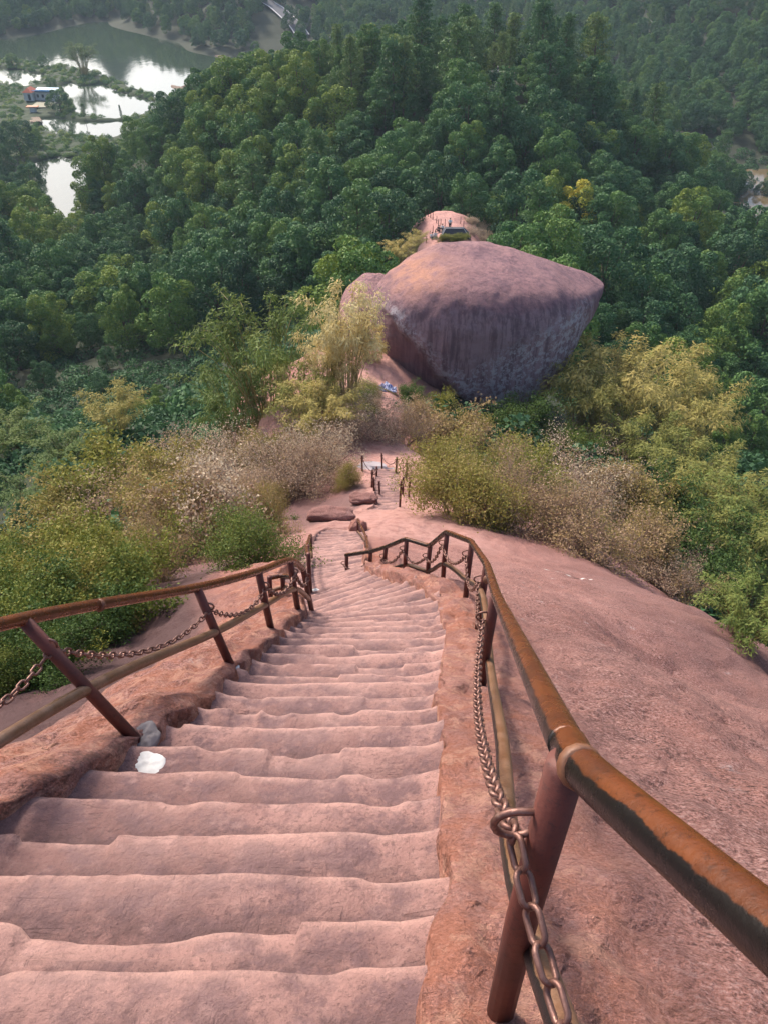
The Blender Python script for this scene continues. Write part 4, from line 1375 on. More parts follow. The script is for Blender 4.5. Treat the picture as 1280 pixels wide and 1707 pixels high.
P = NEARP[kn]; px = npx[kn]; py = npy[kn]; d = nd[kn]
n = len(P)
vz = vines[kn]
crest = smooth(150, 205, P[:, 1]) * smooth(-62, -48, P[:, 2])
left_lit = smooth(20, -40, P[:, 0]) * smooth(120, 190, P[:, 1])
tone = .30 + .20 * crest + .24 * left_lit + .19 * prng.normal(size=n) + .10 * vnoise(P[:, 0] * .04, P[:, 1] * .04)  # crest and left slope face the sun: that light is painted into leaf tone
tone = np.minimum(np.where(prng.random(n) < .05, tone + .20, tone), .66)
is_pine = (prng.random(n) < np.where((px > 640) & (px < 930) & (P[:, 1] > 196), .85, np.where(crest > .5, .18, .05)))
sc = (.55 + .95 * prng.random(n) ** 1.5) * np.where(P[:, 1] < 95, .78, 1.0) * np.where(vz, .45, 1.0)
sc *= np.where((px > 1000) & (P[:, 1] > 200), .8, 1)
proto_i = np.where(is_pine, prng.integers(0, 3, n), prng.integers(0, 6, n))
# which trees show: paint their crowns far to near on a small buffer
BW, BH = 320, 427
buf = np.full((BH, BW), -2, int)
yy, xx = np.mgrid[0:BH, 0:BW]
order = np.argsort(-d)
for i in order:
    H = (14 if is_pine[i] else 10) * sc[i]
    c = P[i] + [0, 0, H * .62]
    cx, cy, dd = project(c)
    rx, ry = 3.0 * sc[i] * FPX / dd / 4, H * .42 * FPX / dd / 4
    cx, cy = cx / 4, cy / 4
    x0, x1, y0, y1 = int(max(0, cx - rx)), int(min(BW, cx + rx + 1)), int(max(0, cy - ry)), int(min(BH, cy + ry + 1))
    if x0 >= x1 or y0 >= y1: continue
    s = (slice(y0, y1), slice(x0, x1))
    buf[s][((xx[s] - cx) / rx) ** 2 + ((yy[s] - cy) / ry) ** 2 < 1] = i
nearmask = in_poly(xx.ravel() * 4.0, yy.ravel() * 4.0, [(0, 880), (100, 850), (200, 760), (430, 720), (520, 560), (585, 480), (690, 350), (800, 350), (820, 405), (1006, 465), (930, 650), (1060, 590), (1160, 680), (1280, 800), (1280, 1707), (0, 1707)]).reshape(BH, BW)
buf[nearmask] = -1
cnt = np.bincount(buf[buf >= 0], minlength=n)
rank = np.argsort(-cnt)
single = np.zeros(n, bool)
single[rank[:290]] = True
single &= cnt > 0

def zone(i):
    x, y = px[i], py[i]
    Y = P[i, 1]
    if Y > 188 and 380 < x < 1010: return 'on the crest of the forested hill'
    if x < 140 and Y > 170: return 'on the bank left of the lowest pond'
    if x < 300 and Y > 185: return 'where the hill runs down to the ponds'
    if x > 1040 and Y > 150: return 'on the far right shoulder of the hill'
    if x < 560 and Y < 100: return 'in the hollow left of the ridge'
    if x < 560: return 'on the left slope of the forested hill'
    if x < 720 and Y > 105: return 'on the slope behind the left of the boulder'
    if x < 930 and Y > 105: return 'on the slope straight behind the boulder'
    if Y < 95: return 'in the hollow right of the boulder'
    return 'on the slope right of the boulder'

HUE = [(.27, 'blue-green'), (.40, 'dark green'), (.54, 'mid green'), (.70, 'olive green'), (9, 'yellow-green')]
names_ = {}
for i in np.where(single)[0]:
    hue = next(h for t, h in HUE if tone[i] < t)
    size = 'small' if sc[i] < .68 else ('tall' if sc[i] > 1.0 else 'middling')
    k = int(proto_i[i])
    form = 'airy' if is_pine[i] else ['rounded', 'narrow', 'broad', 'high-crowned', 'low', 'full-crowned'][k]
    names_.setdefault(f"{size} {form} {hue} {'pine' if is_pine[i] else 'tree'} {zone(i)}", []).append(i)
ORD = ['first', 'second', 'third', 'fourth', 'fifth', 'sixth', 'seventh', 'eighth', 'ninth', 'tenth', 'eleventh', 'twelfth', 'thirteenth', 'fourteenth']
for nm_, ids in names_.items():
    ids.sort(key=lambda i: px[i])
    for q, i in enumerate(ids):
        lab = nm_ if len(ids) == 1 else nm_ + (', leftmost such' if q == 0 else ', rightmost such' if q == len(ids) - 1 else f', {ORD[min(q, 13)]} from left')
        k = int(proto_i[i])
        if is_pine[i]:
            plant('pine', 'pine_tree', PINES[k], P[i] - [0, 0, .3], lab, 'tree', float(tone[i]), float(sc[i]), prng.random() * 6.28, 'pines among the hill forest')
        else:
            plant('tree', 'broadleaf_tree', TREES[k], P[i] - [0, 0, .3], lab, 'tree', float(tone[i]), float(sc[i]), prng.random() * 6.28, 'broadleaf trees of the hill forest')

# trees singled out
def lone(kind, proto, px_, py_, Y, label, tone_, sc_, name, cat='tree', wide=1.0):
    p = at(px_, py_, Y)
    p[2] = float(ground_z(p[0], p[1])) - .2
    return plant(kind, name, proto, p, label, cat, tone_, sc_, 1.0, None, wide)
lone('tree', TREES[1], 968, 318, 141, 'bright yellow-leaved tree standing out on the slope above the boulder tip', .95, 1.2, 'broadleaf_tree')
lone('tree', TREES[0], 1185, 560, 92, 'large pale green tree on the slope right of the boulder tip', .66, .95, 'broadleaf_tree')

# ---- everything else that grows too far off to be told apart: one mass each
def gn_scatter(name, label, P, scl, rot, idx, sources, mat_tone, kind='stuff'):
    n = len(P)
    me = bpy.data.meshes.new(name)
    me.vertices.add(n)
    me.vertices.foreach_set('co', np.asarray(P, np.float32).ravel())
    for nm, a, ty in (('scl', scl, 'FLOAT'), ('rotz', rot, 'FLOAT'), ('pick', idx, 'INT')):
        t = me.attributes.new(nm, ty, 'POINT')
        t.data.foreach_set('value', np.asarray(a, np.int32 if ty == 'INT' else np.float32))
    o = obj(name, me)
    tag(o, label, None, None, kind)
    o.color = (*mat_tone, 0, 1)
    ng = bpy.data.node_groups.new(name, 'GeometryNodeTree')
    ng.interface.new_socket('Geometry', in_out='INPUT', socket_type='NodeSocketGeometry')
    ng.interface.new_socket('Geometry', in_out='OUTPUT', socket_type='NodeSocketGeometry')
    N = ng.nodes.new
    L = ng.links.new
    gi, go = N('NodeGroupInput'), N('NodeGroupOutput')
    j = N('GeometryNodeJoinGeometry')
    for s in reversed(sources):
        oi = N('GeometryNodeObjectInfo')
        oi.transform_space = 'ORIGINAL'
        oi.inputs['Object'].default_value = s
        g2 = N('GeometryNodeGeometryToInstance')
        L(oi.outputs['Geometry'], g2.inputs[0])
        L(g2.outputs[0], j.inputs[0])
    iop = N('GeometryNodeInstanceOnPoints')
    def na(nm, ty):
        a = N('GeometryNodeInputNamedAttribute')
        a.data_type = ty
        a.inputs['Name'].default_value = nm
        return a.outputs['Attribute']
    L(gi.outputs[0], iop.inputs['Points'])
    L(j.outputs[0], iop.inputs['Instance'])
    iop.inputs['Pick Instance'].default_value = True
    L(na('pick', 'INT'), iop.inputs['Instance Index'])
    cx = N('ShaderNodeCombineXYZ')
    L(na('rotz', 'FLOAT'), cx.inputs[2])
    L(cx.outputs[0], iop.inputs['Rotation'])
    L(na('scl', 'FLOAT'), iop.inputs['Scale'])
    L(iop.outputs[0], go.inputs[0])
    md = o.modifiers.new('scatter', 'NODES')
    md.node_group = ng
    return o

def first_of(me):
    return next(o for o in bpy.data.objects if o.data is me)
for k, t in enumerate(TREES):                       # one real tree of each shape at least
    if not any(o.data is t[0] for o in bpy.data.objects):
        lone('tree', t, 300 + 60 * k, 420, 150, 'green tree on the left slope of the forested hill', .3, .8, 'broadleaf_tree')
src = [first_of(t[0]) for t in TREES]
psrc = first_of(PINES[0][0])
rest = ~single
gn_scatter('hill_forest', 'dense mixed forest filling the slopes between the nearer trees', P[rest] - [0, 0, .3], sc[rest], prng.random(rest.sum()) * 6.28, np.where(is_pine[rest], 6, proto_i[rest] % 6), src + [psrc], (.36, .5))
Pf = FARP[kf]
nf = len(Pf)
gn_scatter('far_forest', 'hazy forest covering the hills beyond the lake', Pf - [0, 0, .3], (.62 + .5 * prng.random(nf)), prng.random(nf) * 6.28, np.where(prng.random(nf) < .2, 6, prng.integers(0, 6, nf)), src + [psrc], (.33, .45))
# creepers and undergrowth closing the ground
U, upx, upy, ud = scatter(-150, 210, 24, 300, 3.1, False)
U = U[(U[:, 1] < 225) | (U[:, 0] > 90)]
ud = project(U)[2]
ku = ~((U[:, 1] < 47) & (np.abs(U[:, 0] - xc_(U[:, 1])) < np.where(U[:, 1] < 29, 8.5, 4.5))) & ~((np.abs(U[:, 0] - 4) < 9) & (U[:, 1] > 40) & (U[:, 1] < 60)) & ~((np.abs(U[:, 0] - LX) < 7) & (U[:, 1] > 103) & (U[:, 1] < 127))
ku &= ~((ud > 120) & (prng.random(len(U)) < .55))
U = U[ku]
mo = []
for k, me in enumerate(MOUND):
    p = at([330, 250, 420][k], [650, 680, 640][k], [66, 62, 58][k])
    p[2] = float(terrain_z(p[0], p[1]))
    o = obj('creeper_mound', me, None, p)
    o.color = (.10, .1, 0, 1)
    mo.append(tag(o, ['wide', 'flat', 'humped'][k] + ' mound of green creepers in the hollow left of the ridge', 'creeper', 'creeper mounds in the left hollow'))
U[:, 2] = ground_z(U[:, 0], U[:, 1])
gn_scatter('undergrowth', 'green creepers and undergrowth covering the slopes', U + [0, 0, -.1], .7 + .7 * prng.random(len(U)), prng.random(len(U)) * 6.28, prng.integers(0, 3, len(U)), mo, (.10, .35))
# ---- shrubs on the ridge: (kind, foot px, foot py, top py, wide, tone, label)
SH = [
 ('F', 418, 938, 832, 1.35, .33, 'big dense olive-green bush beside the landing left of the lower flight'),
 ('T', 382, 918, 768, 1.15, .88, 'bush crowned with pale cream seed heads left of the lower flight'),
 ('F', 445, 893, 805, .75, .50, 'olive-yellow bush on the right flank of the big dense one'),
 ('D', 250, 905, 775, 1.5, .86, 'pinkish dry bush between the yellow-green bushes on the left'),
 ('S', 300, 925, 795, 1.1, .55, 'brownish leafy bush behind the left railing'),
 ('S', 215, 880, 745, 1.3, .47, 'yellow-flowering bush at the back of the left bushes'),
 ('S', 190, 990, 860, 1.2, .34, 'fresh green bush in the middle of the left bushes'),
 ('S', 90, 985, 870, 1.3, .36, 'bright yellow-green bush towards the left edge'),
 ('S', 20, 1000, 880, 1.3, .40, 'yellow-green bush at the left edge of the picture'),
 ('S', 140, 930, 800, 1.2, .45, 'sunlit yellowish bush above the fresh green one'),
 ('S', 120, 1060, 945, 1.3, .16, 'dark green bush just above the left top rail'),
 ('S', 205, 1030, 920, 1.2, .26, 'green bush between the rail and the grey gully'),
 ('S', 40, 1075, 955, 1.3, .14, 'dark leafy bush behind the left end of the top rail'),
 ('S', 100, 1130, 1030, 1.2, .10, 'shadowy dark bush under the left top rail'),
 ('F', 20, 1150, 1050, 1.2, .18, 'low grey-green bush under the rail at the left edge'),
 ('D', 262, 965, 865, 1.0, .80, 'bare grey twiggy bush among the green ones on the left'),
 ('S', 320, 850, 735, 1.2, .50, 'ochre-leaved bush behind the cream-crowned one'),
 ('D', 400, 815, 715, 1.5, .84, 'dry pale pink bush at the back of the left thicket'),
 ('D', 345, 800, 705, 1.3, .90, 'dry cream bush at the far left end of the thicket'),
 ('D', 470, 830, 735, 1.4, .78, 'dry russet bush below the red rock hump'),
 ('F', 440, 800, 720, 1.2, .58, 'ochre bush in front of the red rock hump'),
 ('D', 512, 818, 720, 1.5, .80, 'big dry twiggy bush left of the far steps'),
 ('D', 535, 785, 695, 1.2, .86, 'dry see-through bush beside the pale slab'),
 ('D', 560, 740, 660, 1.5, .88, 'pale dry bush right of the red rock hump'),
 ('D', 620, 730, 655, 1.4, .84, 'dry pinkish bush in the middle of the saddle'),
 ('F', 580, 812, 772, .9, .60, 'low ochre bush at the left of the far steps'),
 ('D', 672, 738, 672, 1.2, .78, 'russet dry bush at the head of the path'),
 ('S', 690, 720, 665, 1.2, .56, 'orange-tinged bush on the saddle under the boulder'),
 ('S', 735, 715, 660, 1.2, .44, 'yellow-green bush touching the foot of the boulder'),
 ('S', 785, 738, 690, 1.3, .46, 'yellow-green bush right of the path under the boulder'),
 ('F', 752, 822, 720, 1.1, .52, 'ochre-green bush right of the far steps'),
 ('F', 768, 860, 745, 1.2, .48, 'dense olive bush at the lower right of the far steps'),
 ('S', 752, 780, 690, 1.2, .55, 'yellowish bush behind the chain posts'),
 ('D', 800, 860, 750, 1.4, .80, 'dry greyish bush on the edge of the rock dome'),
 ('F', 830, 805, 725, 1.4, .54, 'wide yellowish bush in the middle of the right thicket'),
 ('D', 860, 880, 770, 1.4, .83, 'dry mauve bush at the front of the right thicket'),
 ('S', 880, 840, 735, 1.3, .38, 'green bush in the middle of the right thicket'),
 ('D', 930, 850, 740, 1.5, .84, 'dry mauve-grey bush at the back of the right thicket'),
 ('D', 925, 905, 800, 1.4, .78, 'dry straw-coloured bush near the crest of the dome'),
 ('F', 980, 860, 760, 1.3, .60, 'yellow-flecked bush at the right end of the thicket'),
 ('D', 990, 930, 820, 1.4, .82, 'dry grey bush overhanging the dome on the right'),
 ('S', 1040, 890, 790, 1.2, .52, 'yellow-flowering bush above the dome on the right'),
 ('S', 1075, 960, 860, 1.2, .54, 'yellow-leaved bush on the right shoulder of the dome'),
 ('S', 1120, 920, 810, 1.3, .12, 'dark green bush amid the bamboo on the right'),
 ('D', 1105, 985, 905, 1.1, .80, 'dry grassy bush at the right foot of the thicket'),
 ('S', 1160, 1010, 900, 1.4, .14, 'dark green leafy bush below the bamboo on the right'),
 ('S', 862, 735, 662, 1.35, .10, 'compact dark green bush against the right foot of the boulder'),
 ('S', 685, 672, 640, 1.3, .05, 'small dark green bush in the hollow under the boulder'),
 ('D', 990, 760, 680, 1.5, .82, 'purplish dry bush in front of the golden bamboo'),
 ('S', 940, 775, 705, 1.2, .20, 'green bush between the boulder and the golden bamboo'),
]
KIND = {'S': SHR, 'D': DRY, 'T': TIP, 'F': FINE}
HH = {'S': 2.2, 'D': 2.25, 'T': 2.3, 'F': 2.0}
for k, (kd, fx, fy, ty, wide, tn, lab) in enumerate(SH):
    b = hit(fx, fy, None, 4, 120)
    dep = project(b)[2]
    al_ = math.atan2(-b[2], b[1])
    h = (fy - ty) * dep / FPX / (.5 * math.cos(al_) + math.hypot(.5 * math.cos(al_), .50 * wide * math.sin(al_)))
    pr = KIND[kd][k % len(KIND[kd])]
    plant('shrub', {'D': 'dry_shrub', 'S': 'shrub', 'T': 'shrub', 'F': 'shrub'}[kd], pr, b - np.array([0, 0, .1]), lab, 'bush', tn + (.05 if kd in 'SF' else 0) + .045 * ((k * 7) % 5 - 2), h / tall(pr[0]), k * 1.7, 'bushes on the ridge', .66 * wide * h / girth(pr[0]) / (h / tall(pr[0])), .02)

BM = [
 (580, 700, 500, .48, .93, 2, 'tall dry straw-coloured bamboo against the left side of the boulder'), (548, 705, 555, .6, .88, 0, 'dry golden bamboo left of the boulder'), (618, 650, 540, .5, .80, 2, 'dry bamboo squeezed in the shade of the boulder'),
 (505, 715, 605, 1.1, .46, 1, 'yellow-green bamboo left of the dry bamboo'), (540, 740, 640, 1.2, .66, 1, 'low yellowish bamboo in front of the dry stand'), (450, 720, 530, .95, .28, 0, 'tall green bamboo in the hollow left of the boulder'), (395, 740, 620, 1.0, .24, 1, 'darker green bamboo by the creepers'),
 (200, 745, 650, 1.0, .62, 0, 'small golden bamboo standing alone in the left hollow'), (30, 760, 690, 1.6, .26, 1, 'feathery olive bamboo at the left edge'), (120, 790, 720, 1.7, .20, 1, 'feathery bamboo in the lower left hollow'), (60, 850, 785, 1.7, .16, 0, 'feathery green bamboo above the left bushes'),
 (1010, 740, 590, 1.2, .66, 0, 'tall golden bamboo right of the boulder'), (1070, 745, 600, 1.2, .64, 1, 'golden feathery bamboo next to the tall one'), (1120, 770, 640, 1.1, .62, 0, 'golden bamboo at the right end of its stand'), (965, 735, 620, 1.0, .56, 1, 'yellow-green bamboo close to the boulder'),
 (1060, 800, 700, 1.2, .44, 1, 'yellow-green bamboo below the golden stand'), (1120, 850, 740, 1.2, .46, 0, 'soft green bamboo in the middle right'), (1190, 880, 780, 1.3, .50, 1, 'yellow-topped bamboo on the right slope'), (1240, 930, 810, 1.3, .38, 0, 'feathery green bamboo at the right edge'),
 (1200, 970, 860, 1.3, .42, 1, 'feathery yellow-green bamboo over the dome\'s right end'), (1270, 1010, 890, 1.3, .36, 0, 'green bamboo at the right edge beside the dome'), (1235, 1060, 960, 1.3, .34, 1, 'lowest green bamboo at the right edge'),
 (60, 400, 345, 1.3, .60, 1, 'yellowish bamboo on the bank below the lowest pond'), (20, 480, 420, 1.3, .42, 0, 'olive bamboo at the left edge below the ponds'),
 (665, 440, 400, 1.4, .72, 1, 'pale yellow bamboo behind the boulder\'s left shoulder'), (690, 420, 385, 1.2, .70, 0, 'pale bamboo below the rock ledge'),
]
for k, (fx, fy, ty, wide, tn, pi, lab) in enumerate(BM):
    b = hit(fx, fy, None, 4, 300)
    if fy < 450 and fx > 600:
        b = at(fx, fy, 88 if fx < 680 else 100)
    elif 600 < fx < 650:
        b = at(fx, fy, 44.5)
    dep = project(b)[2]
    al_ = math.atan2(-b[2], b[1])
    h = (fy - ty) * dep / FPX / (.5 * math.cos(al_) + math.hypot(.5 * math.cos(al_), .30 * wide * math.sin(al_)))
    plant('bamboo', 'bamboo_clump', BAMB[pi], b - np.array([0, 0, .3]), lab, 'bamboo', tn, h / tall(BAMB[pi][0]), k * 2.1, 'bamboo clumps', .5 * wide * h / girth(BAMB[pi][0]) / (h / tall(BAMB[pi][0])), .02)

# low scrub closing the gaps between the bushes
def fill(poly, n_, seed, y0, y1):
    r_ = np.random.default_rng(seed)
    q = np.asarray(poly, float)
    lo, hi = q.min(0), q.max(0)
    P_ = r_.uniform(lo, hi, (n_ * 3, 2))
    P_ = P_[in_poly(P_[:, 0], P_[:, 1], q)][:n_]
    out = [hit(a, b, None, 4, 120) for a, b in P_]
    return np.array([p for p in out if y0 < p[1] < y1])
f0 = fill([(-40, 960), (190, 880), (225, 900), (195, 990), (90, 1100), (-40, 1170)], 110, 6, 5, 27)
f1 = fill([(240, 900), (240, 850), (420, 770), (600, 700), (640, 720), (555, 785), (470, 830), (430, 905), (330, 925), (260, 955)], 170, 3, 5, 27)
f2 = fill([(715, 755), (820, 770), (1000, 775), (1150, 850), (1330, 950), (1330, 1080), (1130, 960), (1000, 925), (900, 890), (790, 858), (722, 815), (715, 775)], 300, 4, 12, 34)
f3 = fill([(450, 690), (560, 650), (625, 640), (630, 690), (560, 740), (450, 760)], 90, 5, 12, 60)
FP_ = np.concatenate([f1, f2, f3])
fr_ = np.random.default_rng(8)
def shrub_src(me): return first_of(me)
sr_ = [first_of(FINE[0][0]), first_of(FINE[1][0]), first_of(DRY[0][0]), first_of(DRY[1][0]), first_of(SHR[0][0])]
gn_scatter('green_scrub', 'low green scrub between the bushes left of the railing', f0 - [0, 0, .1], .30 + .28 * fr_.random(len(f0)), fr_.random(len(f0)) * 6.28, fr_.choice(3, len(f0)), [first_of(t[0]) for t in SHR], (.30, .5))
gn_scatter('ridge_scrub', 'low dry scrub filling the gaps between the bushes on the ridge', FP_ - [0, 0, .1], .28 + .30 * fr_.random(len(FP_)), fr_.random(len(FP_)) * 6.28, fr_.choice(5, len(FP_), p=[.22, .22, .2, .2, .16]), sr_, (.52, .7))
# ------------------------------------------------------------------ people and small things
def skin_body(name, verts, edges, radii, mat, parent, levels=1):
    me = bpy.data.meshes.new(name)
    me.from_pydata([tuple(v) for v in verts], edges, [])
    o = obj(name, me, parent)
    me.materials.append(mat)
    sk = o.modifiers.new('skin', 'SKIN')
    for i, r in enumerate(radii):
        rr = (r, r) if np.isscalar(r) else r
        me.skin_vertices[0].data[i].radius = rr
        me.skin_vertices[0].data[i].use_root = (i == 0)
    sk.use_smooth_shade = True
    if levels:
        o.modifiers.new('smooth', 'SUBSURF').render_levels = levels
    return o

SKINM = plain('skin', (.50, .30, .22), .6, 0, .05, 10)
HAIRM = plain('black_hair', (.02, .017, .015), .6, 0, .2, 30)
_cloth = {}
def cloth(c):
    if c not in _cloth: _cloth[c] = plain('cloth_%d' % len(_cloth), c, .85, 0, .1, 14)
    return _cloth[c]

def person(loc, yaw, label, pose, top, bottom, hat=None, group=None):
    t = thing('person', label, 'person', loc, yaw, group)
    if pose == 'stand':
        pel, hipz, kn, an = .93, .88, [(.10, .02, .50), (-.10, -.02, .50)], [(.11, -.02, .09), (-.11, .02, .09)]
        hands = [(.27, .06, .86), (-.27, .06, .86)]; elb = [(.25, -.02, 1.12), (-.25, -.02, 1.12)]
    else:
        pel, hipz, kn, an = .20, .18, [(.16, .38, .46), (-.16, .36, .44)], [(.14, .58, .08), (-.14, .56, .08)]
        hands = [(.15, .40, .42), (-.15, .38, .42)]; elb = [(.26, .16, .38), (-.26, .16, .38)]
    dz = pel - .93
    ln = .06 if pose == 'sit' else 0
    V = [(0, 0, pel), (0, ln * .4, 1.12 + dz), (0, ln, 1.34 + dz), (0, ln * 1.2, 1.47 + dz), (0, ln * 1.3 + .015, 1.56 + dz), (0, ln * 1.3 + .02, 1.68 + dz)]
    R = [(.15, .11), (.13, .10), (.165, .11), (.055, .055), (.082, .095), (.06, .075)]
    E = [(0, 1), (1, 2), (2, 3), (3, 4), (4, 5)]
    def add(p, r, par):
        V.append(p); R.append(r); E.append((par, len(V) - 1)); return len(V) - 1
    for s, k in ((1, 0), (-1, 1)):
        sh = add((s * .18, ln, 1.38 + dz), .062, 2)
        e = add(elb[k], .045, sh)
        w = add(tuple(np.array(elb[k]) * .12 + np.array(hands[k]) * .88), .030, e)
        h = add(tuple(np.array(hands[k]) + [0, .01, -.02]), (.036, .020), w)
        for q in range(5):
            b = np.array(V[h])
            d = np.array([(q - 1.8) * .014 * s, .02 + (.03 if q == 4 else 0), -.075 + .012 * abs(q - 1.5) + (.03 if q == 4 else 0)])
            f1 = add(tuple(b + d * .55), .0095, h)
            add(tuple(b + d + [0, .012, 0]), .008, f1)
        hp = add((s * .095, 0, hipz), .092, 0)
        kk = add(kn[k], .062, hp)
        aa = add(an[k], .042, kk)
        add((an[k][0], an[k][1] + .14, .045), (.042, .03), aa)
    skin_body('body', V, E, R, SKINM, t)
    # shirt and trousers follow the limbs a little proud of the body
    sv = [(0, 0, pel + .02), V[1], V[2], (0, ln, 1.42 + dz)]
    sr = [(.17, .13), (.15, .12), (.185, .13), (.075, .07)]
    se = [(0, 1), (1, 2), (2, 3)]
    for s, k in ((1, 0), (-1, 1)):
        sv.append((s * .18, ln, 1.38 + dz)); sr.append(.08); se.append((2, len(sv) - 1))
        sv.append(tuple(np.array(elb[k]) * .9 + np.array((s * .18, ln, 1.38 + dz)) * .1)); sr.append(.064); se.append((len(sv) - 2, len(sv) - 1))
    skin_body('shirt', sv, se, sr, cloth(top), t)
    tv, tr, te = [(0, 0, pel)], [(.165, .125)], []
    for s, k in ((1, 0), (-1, 1)):
        tv.append((s * .095, 0, hipz)); tr.append(.108); te.append((0, len(tv) - 1))
        tv.append(kn[k]); tr.append(.08); te.append((len(tv) - 2, len(tv) - 1))
        tv.append(tuple(np.array(an[k]) + [0, 0, .03])); tr.append(.062); te.append((len(tv) - 2, len(tv) - 1))
    skin_body('trousers', tv, te, tr, cloth(bottom), t)
    hc = np.array([0, ln * 1.3, 1.63 + dz])
    u, v = np.meshgrid(np.linspace(0, 1.75, 8), np.linspace(0, 2 * np.pi, 16, endpoint=False), indexing='ij')
    HV = hc + np.stack([np.sin(u) * np.cos(v) * .098, np.sin(u) * np.sin(v) * .112 - .012, np.cos(u) * .115], -1).reshape(-1, 3)
    i, j = np.meshgrid(np.arange(7), np.arange(16), indexing='ij')
    HF = np.stack([i * 16 + j, (i + 1) * 16 + j, (i + 1) * 16 + (j + 1) % 16, i * 16 + (j + 1) % 16], -1).reshape(-1, 4)
    obj('cap' if hat else 'hair', np_mesh('hair', HV, HF, cloth(hat) if hat else HAIRM, True), t)
    m = MB()
    for s in (-1, 1):
        m.box(hc + np.array([s * .033, .088, -.03]), (.022, .012, .010))
    obj('eyes', m.mesh('eyes', HAIRM), t)
    m = MB(); m.box(hc + np.array([0, .098, -.058]), (.018, .028, .03)); m.box(hc + np.array([0, .088, -.10]), (.042, .012, .010))
    obj('nose_and_mouth', m.mesh('nose_and_mouth', SKINM), t)
    return t

def on_ledge(px, py):
    p = hit(px, py, ledge_z, 104, 126)
    return p
p = on_ledge(749, 383); person(p, 2.9, 'person in a white top and black trousers standing on the rock ledge', 'stand', (.75, .75, .73), (.02, .02, .025))
p = on_ledge(731, 386); person(p, 2.2, 'person in dark clothes sitting on the rock ledge beside the path', 'sit', (.03, .03, .04), (.03, .03, .035))
p = on_ledge(737, 384); person(p, 2.6, 'person in a white shirt sitting next to the dark-clothed one on the ledge', 'sit', (.7, .7, .7), (.03, .03, .04))
p = on_ledge(719, 398); person(p, 3.3, 'person in white sitting at the lower left of the rock ledge', 'sit', (.72, .72, .72), (.10, .10, .12))
p = on_ledge(725, 396); person(p, 2.9, 'person in pale clothes sitting left of the dark tent', 'sit', (.65, .62, .62), (.3, .3, .32))
# terrace on the hill with two hikers
tp = TERR + np.array([0, 0, 1.2])
dz_ = 1.5
m = MB(); m.box((0, 0, -.6 - abs(dz_) / 2), (5.0, 5, 1.2 + abs(dz_))); 
ter = thing('stone_terrace', 'pale stone lookout terrace among the trees on the hill crest', 'terrace', tp)
obj('platform', m.mesh('platform', plain('terrace_stone', (.16, .15, .14), .9, 0, .15, 1)), ter)
m = MB(); m.box((0, -2.4, .3), (5.0, .25, .6))
obj('parapet', m.mesh('parapet', plain('parapet_stone', (.20, .18, .17), .9, 0, .15, 1)), ter)
person(tp + [-1.4, -1.7, 0], 3.0, 'person in a white cap and dark jacket at the hill terrace', 'stand', (.05, .05, .09), (.7, .7, .7), (.85, .85, .85))
person(tp + [1.1, -1.6, 0], 3.3, 'person in a reddish jacket at the hill terrace', 'stand', (.35, .09, .07), (.05, .05, .06))
# fence posts on the ledge
LP = [(709, 360, 'farthest back'), (713, 361, 'second from the back'), (717, 363, 'third from the back'), (721, 366, 'fourth from the back'), (727, 372, 'at the kink of the fence'), (730, 377, 'just past the kink'), (734, 377, 'behind the sitting pair'),
      (741, 377, 'closest to the standing person'), (721, 388, 'left of the sitting pair'), (716, 397, 'by the people in white'), (710, 405, 'lowest of them'), (767, 373, 'right of the path, farther one'), (772, 380, 'right of the path, nearer one'), (783, 400, 'at the right corner of the tent')]
for x_, y_, w_ in LP:
    b = on_ledge(x_, y_)
    m = MB(); m.tube([[0, 0, -.3], [0, 0, 1.05]], .055, 6)
    tag(obj('fence_post', m.mesh('fence_post', MAT['post'], True, 'under'), None, b), 'thin rusty fence post on the rock ledge, ' + w_, 'post', 'fence posts on the rock ledge')
# dark low tent
c = (on_ledge(734, 397) + on_ledge(780, 398)) / 2
tt = thing('tent', 'low dark grey tent with sloping sides on the rock ledge', 'tent', c)
TV = np.array([[-2.1, -.2, 0], [2.2, -.3, 0], [2.3, 2.2, 0], [-2.0, 2.4, 0], [-1.25, .75, 1.15], [1.3, .7, 1.15], [1.3, 1.4, 1.15], [-1.2, 1.4, 1.15]])
TF = np.array([[0, 1, 5, 4], [1, 2, 6, 5], [2, 3, 7, 6], [3, 0, 4, 7], [4, 5, 6, 7]])
obj('canopy', np_mesh('canopy', TV, TF, plain('dark_tarpaulin', (.045, .045, .055), .7, 0, .5, 1.5)), tt)
m = MB()
for a_, b_ in ((0, 4), (1, 5), (4, 5), (2, 6), (3, 7)):
    m.tube([TV[a_] + [0, 0, .03], TV[b_] + [0, 0, .03]], .035, 5)
obj('frame', m.mesh('frame', plain('tent_frame', (.35, .35, .37), .5)), tt)
for k, (x_, y_) in enumerate([(736, 401), (745, 401), (755, 401), (764, 400), (772, 400)]):
    b = on_ledge(x_, y_)
    plant('shrub', 'shrub', SHR[k % 3], b, 'low bright yellow-green bush before the dark tent, ' + ['leftmost of the row', 'second from left', 'middle one', 'second from right', 'rightmost of the row'][k], 'bush', .40, .42, k * 1.3, 'low bushes before the tent', 1.5)
